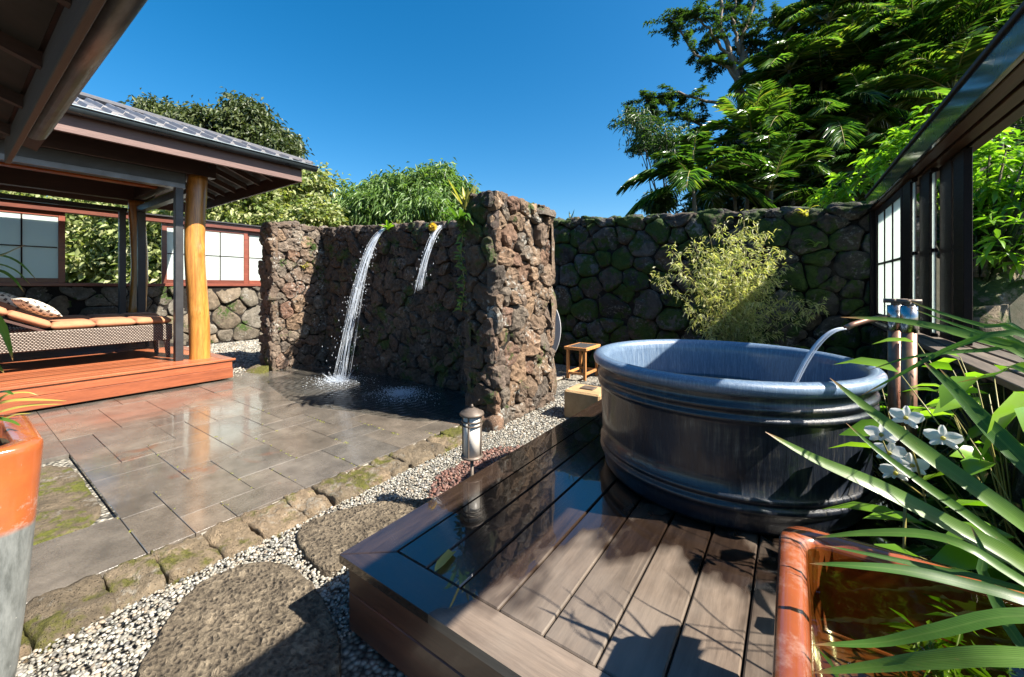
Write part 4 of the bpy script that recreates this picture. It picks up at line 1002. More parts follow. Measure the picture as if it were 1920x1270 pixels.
tag(put('soil', rg, [tuple(range(24))], soilm, _), None)
rg, _ = square_pot('planter', -.03, .72, .72, 1.455, PZ, .8, .84, potR, 'square orange glazed pot brimming with water at lower right', .06, .785)
MB().box((.06, .81, .52), (.63, 1.36, .56), 0).build('silt', soilm, _)
g = np.random.default_rng(77); Pw = np.stack([g.uniform(.06, .62, 260), g.uniform(.82, 1.34, 260), g.uniform(.6, .755, 260)], 1); Pw = Pw[(np.abs(np.sin(Pw[:, 0] * 9 + 1) + np.cos(Pw[:, 1] * 8)) > .7)]
POTWEED = Pw
tag(put('pot_water', rg, [tuple(range(24))], potw, None), 'still greenish water filling the orange glazed pot', 'water', kind='stuff')
# ============================================================ lantern, stool, block, disc
LX, LY = -1.705, 1.985
ln = thing('garden_lantern', (LX, LY, 0), 'bronze path lantern with milky glass cylinder on a stake', 'lantern')
MB().tube([(LX, LY, -.05), (LX, LY, .4)], .0115, 10).build('stake', bronze, ln, True)
MB().lathe([(.001, .392), (.07, .392), (.074, .398), (.07, .407), (.001, .407)], LX, LY, 28).build('base_ring', bronze, ln, True)
MB().lathe([(.001, .408), (.055, .408), (.055, .665), (.001, .665)], LX, LY, 28).build('glass', lampglass, ln, True)
for k in range(4):
    a = R(20 + 90 * k); MB().box((LX + .063 * math.cos(a) - .004, LY + .063 * math.sin(a) - .004, .405), (LX + .063 * math.cos(a) + .004, LY + .063 * math.sin(a) + .004, .668), .001).build('rib', bronze, ln)
for z in (.625, .6, ): MB().lathe([(.06, z), (.068, z), (.068, z + .008), (.06, z + .008), (.06, z)], LX, LY, 28).build('band', bronze, ln, True)
MB().lathe([(.001, .666), (.078, .666), (.08, .672), (.076, .682), (.05, .69), (.046, .698), (.03, .7), (.022, .71), (.001, .712)], LX, LY, 28).build('cap', bronze, ln, True)
MB().lathe([(.001, .711), (.009, .712), (.011, .722), (.006, .733), (.001, .735)], LX, LY, 12).build('finial', bronze, ln, True)
st = thing('bath_stool', (-2.87, 6.2, 0), 'small cedar stool with black slatted top by the far wall', 'stool')
sx0, sx1, sy0, sy1 = -3.06, -2.7, 5.92, 6.46
for xa in (sx0 + .03, sx1 - .03):
    for ya in (sy0 + .03, sy1 - .03): MB().box((xa - .022, ya - .022, -.02), (xa + .022, ya + .022, .46), .004).build('leg', stoolm, st)
for xa in (sx0 + .03, sx1 - .03): MB().box((xa - .016, sy0 + .054, .06), (xa + .016, sy1 - .054, .1), .003).build('stretcher', stoolm, st)
for ya in (sy0 + .03, sy1 - .03): MB().box((sx0 + .054, ya - .016, .06), (sx1 - .054, ya + .016, .1), .003).build('stretcher', stoolm, st)
for lo, hi in (((sx0 - .02, sy0 - .02, .462), (sx1 + .02, sy0 + .015, .51)), ((sx0 - .02, sy1 - .015, .462), (sx1 + .02, sy1 + .02, .51)), ((sx0 - .02, sy0 + .017, .462), (sx0 + .015, sy1 - .017, .51)), ((sx1 - .015, sy0 + .017, .462), (sx1 + .02, sy1 - .017, .51))): MB().box(lo, hi, .004).build('top_frame', stoolm, st)
MB().box((sx0 + .018, sy0 + .018, .465), (sx1 - .018, sy1 - .018, .49), 0).build('top_panel', blackm, st)
for k in range(6): MB().box((sx0 + .028 + k * .053, sy0 + .03, .492), (sx0 + .06 + k * .053, sy1 - .03, .514), .004).build('slat', blackslat, st)
def block():
    V, F = [], []
    m = MB().box((-2.16, 4.13, -.02), (-1.72, 4.5, .31), .02)
    V = np.array(m.V)
    return V, m.F
V, F = block(); tag(put('stone_block', V, F, sandst, None), 'squared yellow sandstone block at the end of the bath platform', 'stone block')
sbk = bpy.context.scene.objects['stone_block']
put('tap_cover', MB().box((-2.02, 4.26, .311), (-1.86, 4.4, .325), .004).V, MB().box((-2.02, 4.26, .311), (-1.86, 4.4, .325), .004).F, bronze, sbk)
for k, (xa, ya) in enumerate(((-3.33, 5.25), (-3.19, 5.3))):
    tag(MB().box((xa, ya, -.01), (xa + .12, ya + .85, .02), .004).build('plank', plankm), ('weathered plank on the gravel, the one nearer the pillar', 'weathered plank on the gravel, the one nearer the stool')[k], 'plank', 'planks lying on the gravel')
dc = np.array(atf(984, 618, 7.2)); nd = 64; dm = MB()
ang = [2 * math.pi * k / nd for k in range(nd)]; rD = .735; cz = rD + .0
def dring(r, off): return [(dc[0] + r * math.cos(a), dc[1] + off + .09 * math.sin(a), cz + r * math.sin(a) - .012) for a in ang]
V = dring(rD - .002, -.02) + dring(rD, -.018) + dring(rD, -.008); F = [tuple(range(nd)), tuple(range(2 * nd, 3 * nd))[::-1]] + [(i + k * nd, i + (k + 1) * nd, (i + 1) % nd + (k + 1) * nd, (i + 1) % nd + k * nd) for k in (0, 1) for i in range(nd)]
tag(put('stone_disc', V, F, discm), 'big round grey stone disc leaning behind the pillar by the stool', 'stone disc')
# ============================================================ plants
def unit(a): return a / (np.linalg.norm(a, axis=-1, keepdims=True) + 1e-9)
def leaf_mesh(P, D, L, W, g, fold=.25, droop=.25, fine=False, up=None):
    n = len(P); D = unit(D); rv = g.normal(0, 1, (n, 3)) if up is None else up + g.normal(0, .35, (n, 3))
    S = unit(np.cross(D, rv)); N = unit(np.cross(S, D)); N *= np.where(N[:, 2:3] < 0, -1, 1); S = unit(np.cross(N, D))
    L = np.broadcast_to(np.asarray(L, float), (n,))[:, None]; W = np.broadcast_to(np.asarray(W, float), (n,))[:, None]
    dz = np.array([[0, 0, -1.]])
    def at(f, s, lift): return P + D * L * f + S * W * s + N * W * lift + dz * L * droop * f * f
    if not fine:
        V = np.stack([at(0, 0, 0), at(.45, .5, fold), at(1, 0, 0), at(.45, -.5, fold)], 1)
        F = np.array([[0, 1, 2], [0, 2, 3]]); k = 4
    else:
        V = np.stack([at(0, 0, 0), at(.28, .4, fold), at(.28, -.4, fold), at(.65, .42, fold), at(.65, -.42, fold), at(1, 0, 0), at(.3, 0, 0), at(.66, 0, 0)], 1)
        F = np.array([[0, 1, 6], [0, 6, 2], [6, 1, 3], [6, 3, 7], [6, 7, 4], [6, 4, 2], [7, 3, 5], [7, 5, 4]]); k = 8
    F = (F[None] + k * np.arange(n)[:, None, None]).reshape(-1, 3)
    return V.reshape(-1, 3), F
def clumps(lobes, nc, g, shell=.55):
    out = []; nr = []
    vol = np.array([l[3] if len(l) > 3 else 1 for l in [(0, 0, 0, a[1][0] * a[1][1] * a[1][2]) for a in lobes]]) ** .67; pk = g.choice(len(lobes), nc, p=vol / vol.sum())
    for i in pk:
        c, r = lobes[i]; d = unit(g.normal(0, 1, 3)); k = g.uniform(shell, 1.0) ** .7 if g.random() < .8 else g.uniform(.2, 1)
        out.append(np.array(c) + d * k * np.array(r)); nr.append(d)
    return np.array(out), np.array(nr)
def crown(name, lobes, nc, nl, cr, L, W, mat, parent, seed, droop=.3, out=.6, fine=False, flat=.7, hang=0., shell=.55):
    g = np.random.default_rng(seed); C, N = clumps(lobes, nc, g, shell)
    P = np.repeat(C, nl, 0) + g.normal(0, 1, (nc * nl, 3)) * cr * np.array([1, 1, flat]); D = np.repeat(N, nl, 0) * out + g.normal(0, .7, (nc * nl, 3)) + np.array([0, 0, -hang])
    V, F = leaf_mesh(P, D, L * g.uniform(.6, 1.25, nc * nl), W * g.uniform(.7, 1.2, nc * nl), g, droop=droop, fine=fine)
    o = put(name, V, F, mat, parent); return C
def branches(parent, base, tips, r0, mat, seed, name='trunk', wig=.3, fork=.45):
    g = np.random.default_rng(seed); mb = MB(); base = np.array(base, float); m = np.mean(tips, 0); top = base + (m - base) * fork
    tr = [base + (top - base) * t + g.normal(0, .04, 3) * (0 < t < 1) * r0 * 6 for t in np.linspace(0, 1, 6)]
    mb.tube(tr, [r0 * (1.15 - .4 * t) for t in np.linspace(0, 1, 6)], 9)
    for tp in tips:
        s = tr[int(g.integers(3, 6))]; tp = np.array(tp, float); L = np.linalg.norm(tp - s)
        pts = [s + (tp - s) * t + np.array([0, 0, .12 * L * math.sin(math.pi * t)]) + g.normal(0, .04, 3) * L * wig * (0 < t < 1) for t in np.linspace(0, 1, 6)]
        mb.tube(pts, [r0 * .6 * (1 - .85 * t) + .008 for t in np.linspace(0, 1, 6)], 6)
    mb.build(name, mat, parent, True)
def lob(u, v, f, r): return (atf(u, v, f), r)
def tree(name, base_uf, lobes, nc, nl, cr, L, W, mat, seed, label, group=None, cat='tree', r0=.2, bm=barkd, ntips=12, **kw):
    b = atf(base_uf[0], HOR, base_uf[1]); b[2] = -.05
    t = thing(name, tuple(b), label, cat, group)
    C = crown('crown', lobes, nc, nl, cr, L, W, mat, t, seed, **kw)
    g = np.random.default_rng(seed + 1); branches(t, b, C[g.choice(len(C), min(ntips, len(C)), replace=False)], r0, bm, seed + 2)
    return t
BG = 'trees beyond the walls'
# left background
tree('shade_tree', (400, 24), [lob(292, 205, 24, (.6, .7, .6)), lob(300, 235, 24, (.9, .9, .7)), lob(375, 225, 23, (1.1, 1.2, .7)), lob(400, 245, 23, (1.6, 1.5, .8)), lob(455, 205, 23, (.75, .9, .6)), lob(470, 235, 23, (1.3, 1.3, 1.)), lob(500, 262, 23, (1.5, 1.5, .9)), lob(520, 290, 22, (1.2, 1.3, .8)), lob(430, 290, 23, (2.4, 2., 1.2))], 300, 80, .3, .3, .13, l_dark, 101, 'olive green tree rising behind the pavilion roof', BG, r0=.4, ntips=16, hang=.5)
tree('leafy_bush', (180, 16.5), [lob(60, 470, 16, (2.4, 2., 2.2)), lob(180, 470, 16, (2., 2., 2.2)), lob(240, 440, 16, (1.6, 1.6, 2.)), lob(110, 400, 17, (2.2, 2, 1.4))], 330, 60, .3, .26, .14, l_pale, 102, 'sunlit pale leafed shrub seen through the opening in the screens', BG, r0=.12, bm=bark)
tree('leafy_bush', (350, 15.5), [lob(300, 440, 15.5, (1.6, 1.6, 2.)), lob(390, 410, 15.5, (1.8, 1.7, 1.5)), lob(440, 385, 15, (1.5, 1.6, 1.3)), lob(340, 520, 15, (1.6, 1.6, 1.4))], 340, 60, .28, .25, .13, l_pale, 103, 'sunlit pale leafed shrub behind the golden log post', BG, r0=.12, bm=bark)
tree('leafy_bush', (540, 15.5), [lob(490, 380, 15.5, (1.1, 1.2, .8)), lob(550, 365, 16, (.7, .9, .6)), lob(592, 340, 16, (.4, .5, .45)), lob(598, 405, 15, (.5, .8, .6)), lob(470, 430, 15.5, (1.3, 1.3, .8)), lob(555, 420, 15.2, (1.1, 1.2, .6)), lob(530, 330, 16, (.8, .8, .35))], 330, 60, .2, .21, .11, l_pale, 104, 'sunlit pale leafed tree between the eave tip and shower wall', BG, r0=.13, bm=bark)
# weeping bamboo
def bamboo(name, base, lobes, nc, nl, cr, L, W, mat, seed, label, group, nculm=14, cm=culm, cat='bamboo', r=.025):
    t = thing(name, tuple(base), label, cat, group); g = np.random.default_rng(seed)
    C = crown('foliage', lobes, nc, nl, cr, L, W, mat, t, seed, droop=.5, hang=.6, out=.5, shell=.35)
    tips = C[g.choice(len(C), nculm, replace=False)]
    for tp in tips:
        b = np.array(base) + g.normal(0, .25, 3) * (1, 1, 0); pts = [b + (tp - b) * np.array([s ** 1.6, s ** 1.6, s ** .85]) for s in np.linspace(0, 1, 7)]
        MB().tube(pts, [r * (1 - .75 * s) for s in np.linspace(0, 1, 7)], 6).build('culm', cm, t, True)
    return t
b_ = atf(760, HOR, 17); b_[2] = -.05
bamboo('bamboo_clump', b_, [lob(745, 375, 17, (1.3, 1.2, 1.1)), lob(800, 368, 17, (1.4, 1.2, 1.15)), lob(826, 334, 17.5, (.55, .6, .5)), lob(855, 370, 17, (.75, .8, .8)), lob(715, 395, 16.5, (1., 1., .75)), lob(665, 385, 17.5, (.9, .9, .8)), lob(770, 400, 16.5, (2.2, 1.2, .8)), lob(650, 420, 17, (1., 1., .6))], 560, 70, .24, .3, .07, l_bamb, 111, 'rounded light green bamboo clump behind the shower wall', BG)
# ---- palms
def frond_arr(base, az, el, length, g, nleaf=34, ll=.55, lw=.042, droop=.9, twist=0.):
    d0 = np.array([math.cos(az) * math.cos(el), math.sin(az) * math.cos(el), math.sin(el)]); ts = np.linspace(0, 1, 14)
    pts = np.array([base + d0 * length * t + np.array([0, 0, -1]) * droop * length * .5 * t ** 2.2 for t in ts])
    Ps = []; Ds = []; Ls = []
    tt = np.linspace(.16, .99, nleaf)
    for s in (1, -1):
        pos = np.stack([np.interp(tt, ts, pts[:, k]) for k in range(3)], 1); tg = unit(np.gradient(pos, axis=0)); side = unit(np.cross(tg, np.array([0, 0, 1.]))) * s
        nup = unit(np.cross(side, tg)) * s
        D = side * .85 + tg * (.55 + .5 * tt[:, None]) + nup * .35 + g.normal(0, .09, pos.shape)
        Ps.append(pos); Ds.append(D); Ls.append(ll * (np.sin(np.pi * np.clip(tt * .88 + .1, 0, 1)) ** .7) * g.uniform(.85, 1.1, nleaf))
    return pts, np.concatenate(Ps), np.concatenate(Ds), np.concatenate(Ls)
def palm_proto(name, h, nf, flen, seed, mat, lean=.3, nleaf=34, ll=.55, lw=.05, stems=1, elr=(-.15, 1.25), trunk=True, tm=None, r=.06, cat='palm', label='', group=None, loc=(0, 0, 0), droop=.9, ldroop=.35):
    g = np.random.default_rng(seed); t = thing(name, loc, label, cat, group); o = np.array(loc, float); P = []; D = []; L = []; rm = MB(); tm_ = MB()
    for s in range(stems):
        a = g.uniform(0, 6.28); tip = o + np.array([math.cos(a) * lean * g.uniform(.3, 1), math.sin(a) * lean * g.uniform(.3, 1), h * g.uniform(.78, 1.05)]); b0 = o + g.normal(0, .12 if stems > 1 else 0, 3) * (1, 1, 0)
        if trunk: tm_.tube([b0 + (tip - b0) * q + np.array([0, 0, 0]) for q in np.linspace(0, 1, 8)], [r * (1.1 - .4 * q + (.12 if k % 2 else 0)) for k, q in enumerate(np.linspace(0, 1, 8))], 8)
        for k in range(nf):
            az = a + k * 2.4 + g.normal(0, .2); el = elr[0] + (elr[1] - elr[0]) * ((k + .5) / nf) + g.normal(0, .08)
            pts, p, d, l = frond_arr(tip, az, el, flen * g.uniform(.8, 1.1), g, nleaf, ll, droop=droop * g.uniform(.7, 1.25))
            P.append(p); D.append(d); L.append(l); rm.tube(pts, [.018 * (1 - .85 * q) * flen / 2.2 + .002 for q in np.linspace(0, 1, len(pts))], 4)
    P, D, L = np.concatenate(P), np.concatenate(D), np.concatenate(L)
    V, F = leaf_mesh(P, D, L, lw * (.6 + .4 * L / L.max()), g, fold=.12, droop=ldroop, fine=False)
    put('fronds', V, F, mat, t); rm.build('midribs', culm, t, True)
    if trunk: tm_.build('trunk', tm or bark, t, True)
    return t
prot = []
plist = [(1312, 302, 11, .95), (1395, 250, 13, 1), (1487, 118, 14, 1.), (1560, 205, 12.5, 1), (1622, 95, 13.5, 1.1), (1700, 45, 13, 1.15), (1655, 300, 10.8, .95), (1800, 50, 12, 1.05), (1868, 105, 11, 1.), (1565, 345, 10.5, .85), (1450, 350, 11, .9), (1640, 205, 12, 1.05), (1490, 240, 13, 1.), (1390, 350, 12, .85), (1770, 180, 11, 1.), (1545, 50, 15, 1.2), (1720, 130, 12.3, 1.05), (1430, 300, 12.2, .9), (1870, 10, 12.5, 1.1), (1600, 10, 15.5, 1.2), (1690, -30, 15, 1.2), (1780, -10, 14, 1.15), (1660, 150, 13, 1.), (1530, 130, 14.5, 1.05)]
words = ['lowest left of the palms, arching over the boundary wall', 'on the left slope under the feathery tree', 'tall and half hidden left of centre on the slope', 'in the middle of the slope with drooping fronds', 'tall with upright sunlit fronds in the middle of the slope', 'highest of the middle palms at the top edge', 'low and dark just above the bright leafed tree', 'at the top edge towards the right', 'far right, above the dark beam', 'low, just above the middle of the boundary wall', 'low, above the boundary wall left of centre', 'broad crowned, right of the slope centre', 'shaded one below the tall left palm', 'small and low above the boundary wall near the sky', 'above the bright leafed tree on the right', 'far behind at the top edge of the slope', 'dense one under the highest palm', 'small and dark between the two left palms', 'topmost at the right corner', 'farthest one, cut by the top edge', 'half out of view above the middle of the slope', 'cut by the top edge near the dark beam', 'shaded one in the thick of the slope', 'between the tall left palm and the middle of the slope']
vp = {0: 1, 1: 1, 2: 1}
for i, (u, v, f, s) in enumerate(plist):
    p = atf(u, v, f); gz = max(-.05, p[2] - 3.4 * s)
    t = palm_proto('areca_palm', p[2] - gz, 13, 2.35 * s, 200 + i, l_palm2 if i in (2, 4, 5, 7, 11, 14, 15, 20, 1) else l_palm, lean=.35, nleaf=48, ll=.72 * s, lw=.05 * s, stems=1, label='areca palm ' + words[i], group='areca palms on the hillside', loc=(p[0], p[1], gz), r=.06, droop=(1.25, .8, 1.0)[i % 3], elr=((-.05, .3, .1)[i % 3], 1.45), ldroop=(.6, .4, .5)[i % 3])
p = atf(640, 385, 20)
palm_proto('coconut_palm', p[2], 11, 2.1, 260, l_bamb, nleaf=40, ll=.6, lw=.06, label='small feathery palm between the pale tree and bamboo clump', loc=(p[0], p[1], -.05), r=.1, tm=barkd, elr=(.0, 1.3))
# ---- hillside behind the palms, with jungle undergrowth
V = []; F = []; nu, nf = 26, 10; us = np.linspace(1180, 2300, nu); fs = np.linspace(11.5, 34, nf)
def hz_(u, f):
    top = np.interp(u, [1180, 1235, 1300, 1400, 1500, 1600, 2300], [520, 500, 380, 220, 70, -60, -160]); zt = CAMH + (HOR - top) / FPX * 17.
    return (zt - 1.2) * min(1, max(0, (f - 11.5) / 6.)) ** .8
for f in fs:
    for u in us: q = atf(u, HOR, f); V.append((q[0], q[1], hz_(u, f) - .06 + .2 * mnoise.noise((u * .02, f * .6, 0))))
for j in range(nf - 1):
    for i in range(nu - 1): a = j * nu + i; F.append((a, a + 1, a + nu + 1, a + nu))
tag(put('hillside', V, F, soilm, None, True), kind='structure')
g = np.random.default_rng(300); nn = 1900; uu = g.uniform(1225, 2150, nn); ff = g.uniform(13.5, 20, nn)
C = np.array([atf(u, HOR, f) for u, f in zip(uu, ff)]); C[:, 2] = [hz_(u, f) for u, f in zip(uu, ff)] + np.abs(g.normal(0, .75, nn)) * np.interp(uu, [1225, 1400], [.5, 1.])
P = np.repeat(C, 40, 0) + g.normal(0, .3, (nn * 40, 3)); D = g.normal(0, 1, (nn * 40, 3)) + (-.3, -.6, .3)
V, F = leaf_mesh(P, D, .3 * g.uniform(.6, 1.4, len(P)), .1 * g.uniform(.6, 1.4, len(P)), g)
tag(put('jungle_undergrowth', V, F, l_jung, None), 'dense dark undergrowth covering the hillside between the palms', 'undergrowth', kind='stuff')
# ---- feathery albizia-like tree
b = atf(1392, HOR, 15.5); b[2] = 0.3
t = thing('feathery_tree', tuple(b), 'tall feathery tree with pale forked trunk and layered branches against the sky', 'tree', BG)
g = np.random.default_rng(310); mb = MB()
limbs = [[(1405, 330), (1392, 200), (1378, 130), (1352, 40), (1340, -60)], [(1405, 330), (1395, 220), (1385, 150), (1400, 60), (1430, -40)], [(1388, 160), (1355, 120), (1300, 100), (1255, 30)], [(1382, 120), (1330, 60), (1290, 20)], [(1395, 210), (1330, 190), (1260, 172), (1212, 190)], [(1395, 180), (1440, 110), (1480, 60), (1500, 10)], [(1398, 240), (1330, 240), (1270, 215), (1225, 205)], [(1390, 130), (1410, 70), (1460, 30)], [(1385, 100), (1375, 40), (1385, -20)], [(1400, 260), (1300, 270), (1225, 262), (1170, 215)], [(1400, 280), (1290, 290), (1240, 280), (1195, 272)], [(1398, 200), (1450, 150), (1490, 120)]]
Pl = []; Dl = []
for k, lm in enumerate(limbs):
    ff = 15.5 + g.normal(0, .5); pts = np.array([atf(u, v, 15.5 + (ff - 15.5) * q / len(lm)) for q, (u, v) in enumerate(lm)]); ts = np.linspace(0, 1, len(pts)); tt = np.linspace(0, 1, 12)
    pp = np.stack([np.interp(tt, ts, pts[:, c]) for c in range(3)], 1) + g.normal(0, .05, (12, 3)) * np.array([1, 1, .6])
    r0 = .15 if k < 2 else .06; mb.tube(pp, [r0 * (1 - .75 * q) + .012 for q in tt], 7)
    for q in np.r_[.97, .99, 1., .93, g.uniform(.45 if k < 2 else .35, 1., 21 if k > 1 else 14)]:
        c = np.array([np.interp(q, tt, pp[:, c_]) for c_ in range(3)]); a = g.uniform(0, 6.28); Ls = g.uniform(.5, 1.15)
        dr = np.array([math.cos(a), math.sin(a), g.normal(0, .12)]); m = 60
        s = np.linspace(.1, 1, m); base = c + dr * Ls * s[:, None] + np.array([0, 0, -.12]) * (s ** 2)[:, None]
        for sd_ in (1, -1):
            perp = np.array([-dr[1], dr[0], 0]) * sd_; Pl.append(base + g.normal(0, .035, (m, 3))); Dl.append(perp + dr * .5 + g.normal(0, .25, (m, 3)))
        if g.random() < .5: mb.tube([c, c + dr * Ls * .6], [.014, .005], 4)
Pl, Dl = np.concatenate(Pl), np.concatenate(Dl)
V, F = leaf_mesh(Pl, Dl, .13 * g.uniform(.7, 1.3, len(Pl)), .05, g, up=np.array([0, 0, 1.])); put('crown', V, F, l_alb, t); mb.build('trunk', bark, t, True)
# airy bamboo spray at the sky edge, and a small bush on the wall line
tree('wispy_bamboo', (1262, 13.5), [lob(1195, 225, 13.5, (.5, .5, .3)), lob(1220, 255, 13.5, (.6, .5, .4)), lob(1262, 270, 13.5, (.6, .5, .5))], 60, 40, .2, .22, .04, l_alb, 320, 'wispy blue green bamboo tips reaching into the sky', BG, r0=.03, ntips=9, hang=.3)
tree('round_bush', (1236, 12.5), [lob(1236, 378, 12.5, (.42, .4, .3))], 60, 45, .1, .14, .05, l_alb, 321, 'small round bush peeping over the boundary wall', BG, r0=.03, ntips=6)
# ---- bright broad-leafed tree behind the right screen
def rosettes(parent, tips, nrm, g, L, W, n, mat, name='crown'):
    P = []; D = []
    for c, d in zip(tips, nrm):
        d = unit(np.asarray(d) + (0, 0, .7)); x = unit(np.cross(d, (.3, .8, .1))); y = np.cross(d, x)
        for k in range(n):
            a = k * 2.4; el = .15 + .75 * k / n; D.append((x * math.cos(a) + y * math.sin(a)) * math.cos(el) + d * math.sin(el)); P.append(c + d * .05 * k / n + g.normal(0, .01, 3))
    P = np.array(P); D = np.array(D) + g.normal(0, .15, (len(P), 3))
    V, F = leaf_mesh(P, D, L * g.uniform(.65, 1.15, len(P)), W * g.uniform(.8, 1.15, len(P)), g, fold=.18, droop=.4, fine=True, up=np.array([0, 0, 1.])); return put(name, V, F, mat, parent, False)
tb_ = np.array((2.05, 7.9, 0.))
t = thing('broadleaf_tree', tuple(tb_), 'bright green broadleaf tree with thick mossy forked trunk behind the right screen', 'tree')
g = np.random.default_rng(330)
lobesB = [(atf(1700, 305, 6.8), (.75, .7, .55)), (atf(1620, 350, 7.2), (.6, .5, .35)), (atf(1770, 240, 6.6), (.55, .6, .45)), (atf(1850, 330, 5.8), (.8, .8, .6)), (atf(1900, 450, 5.3), (.6, .7, .5)), (atf(1840, 430, 5.8), (.5, .6, .5)), (atf(1930, 340, 5.5), (.7, .8, .7)), (atf(1560, 372, 7.3), (.3, .3, .15)), (atf(1800, 180, 7.), (.15, .15, .12))]
C, N = clumps(lobesB, 430, g, .3); rosettes(t, C, N, g, .21, .07, 9, l_bright)
mb = MB()
fork = tb_ + (-.05, -.05, 1.25)
mb.tube([tb_, tb_ + (.03, -.02, .5), fork], [.34, .26, .27], 14)
for dst, r_ in ((atf(1775, 440, 6.3), .11), (atf(1935, 450, 5.6), .17), (atf(1925, 530, 5.2), .15), (atf(1840, 380, 6.), .12), (atf(1700, 320, 6.8), .08)):
    m = fork + (dst - fork) * .5 + np.array([0, 0, -.05]); pts = [fork + (0, 0, -.15), fork + (m - fork) * .5, m, dst]; mb.tube(pts, [r_ * 1.25, r_, r_ * .8, r_ * .4], 10)
for c in C[g.choice(len(C), 60, replace=False)]:
    s = fork + (c - fork) * .35; mb.tube([s, s + (c - s) * .5 + np.array([0, 0, .1]), c], [.03, .018, .008], 5)
mb.build('trunk', barkm, t, True)
# ---- bamboo in front of the far wall
b_ = np.array((-.62, 5.95, -.03)); t = thing('golden_bamboo', tuple(b_), 'golden sunlit bamboo plant growing in front of the dark boundary wall', 'bamboo'); g = np.random.default_rng(340)
tips = [(1395, 412), (1352, 425), (1440, 440), (1300, 455), (1270, 500), (1240, 520), (1330, 480), (1400, 470), (1465, 470), (1450, 520), (1370, 450), (1420, 430), (1310, 540), (1380, 520), (1290, 580), (1430, 560), (1345, 560), (1400, 590), (1468, 500), (1260, 470), (1480, 545), (1540, 575), (1510, 560), (1330, 600), (1370, 480), (1345, 510), (1415, 500), (1440, 480), (1385, 560), (1360, 590), (1310, 500), (1425, 600), (1330, 440), (1400, 540), (1372, 545), (1350, 480), (1430, 515), (1385, 440)]
Pl = []; Dl = []; cm_ = MB()
for k, (u, v) in enumerate(tips):
    tp = atf(u, v, 5.15 + g.normal(0, .22)); b0 = b_ + g.normal(0, .07, 3) * (1, 1, 0); s = np.linspace(0, 1, 16)[:, None]
    pts = b0 + (tp - b0) * np.concatenate([s ** 1.7, s ** 1.7, s ** .8], 1); cm_.tube(pts, [.006 * (1 - .8 * q) + .0008 for q in s[:, 0]], 5)
    for q in 1 - .62 * g.uniform(0, 1, 26) ** 1.5:
        c = b0 + (tp - b0) * np.array([q ** 1.7, q ** 1.7, q ** .8]); d = unit(g.normal(0, 1, 3) * (1, 1, .5) + (tp - b0) * .25); Lt = g.uniform(.06, .2); m = int(g.integers(5, 11))
        for w_ in np.linspace(.2, 1, m): Pl.append(c + d * Lt * w_ + g.normal(0, .01, 3)); Dl.append(d * .6 + g.normal(0, .6, 3) + (0, 0, -.35))
Pl, Dl = np.array(Pl), np.array(Dl); V, F = leaf_mesh(Pl, Dl, .068 * g.uniform(.6, 1.3, len(Pl)), .014, g, fold=.1, droop=.3); put('foliage', V, F, l_bamby, t); cm_.build('culms', culm, t, True)
# ---- ribbons: strap leaves
def ribbon(pts, w, g, up=None, cup=.2, n=22, tip=.3):
    pts = np.array(pts, float); ch_ = np.r_[0, np.cumsum(np.linalg.norm(np.diff(pts, axis=0), axis=1)) ** 1.]; L = ch_[-1]; T = np.linspace(0, L, n)
    E = np.vstack([2 * pts[0] - pts[1], pts, 2 * pts[-1] - pts[-2]]); Q = []
    for t in T:                                        # Catmull-Rom through the points
        i = min(int(np.searchsorted(ch_, t, side='right')) - 1, len(pts) - 2); s_ = (t - ch_[i]) / (ch_[i + 1] - ch_[i] + 1e-9); p0, p1, p2, p3 = E[i:i + 4]
        Q.append(.5 * (2 * p1 + (p2 - p0) * s_ + (2 * p0 - 5 * p1 + 4 * p2 - p3) * s_ ** 2 + (3 * p1 - p0 - 3 * p2 + p3) * s_ ** 3))
    Q = np.array(Q); T = T / L
    tg = unit(np.gradient(Q, axis=0)); U = np.array([0, 0, 1.]) if up is None else np.array(up, float); S = unit(np.cross(tg, U)); N = unit(np.cross(S, tg))
    ww = w * np.clip((T / tip) ** .62, .03, 1)[:, None]                # T = 0 is the tip
    V = np.stack([Q + S * ww / 2 + N * ww * cup, Q, Q - S * ww / 2 + N * ww * cup], 1).reshape(-1, 3); F = []
    for i in range(n - 1):
        a = 3 * i; F += [(a, a + 1, a + 4, a + 3), (a + 1, a + 2, a + 5, a + 4)]
    return V, F
def ruv(n): return np.stack([np.tile([0., .5, 1.], n), np.repeat(np.linspace(0, 1, n), 3)], 1)
def strap_plant(name, root, leaves, label, mat=l_strap, seed=1):
    t = thing(name, tuple(root), label, 'plant'); g = np.random.default_rng(seed)
    for pix, f0, f1, w in leaves:
        m = len(pix); fs = np.linspace(f0, f1, m); pts = [atf(u, v, f) for (u, v), f in zip(pix, fs)]
        last = pts[-1]; dirn = unit(pts[-1] - pts[-2]); mid = last + dirn * .18; pts += [mid * .6 + (np.array(root) + last) / 2 * .4, np.array(root) + g.normal(0, .03, 3)]
        camdir = unit(np.array([0, 0, CAMH]) - pts[1]); V, F = ribbon(pts, w, g, up=camdir * .8 + np.array([0, 0, .5]), n=34, cup=.14, tip=.22); put('leaf', V, F, mat, t, True, uv=ruv(34))
    return t
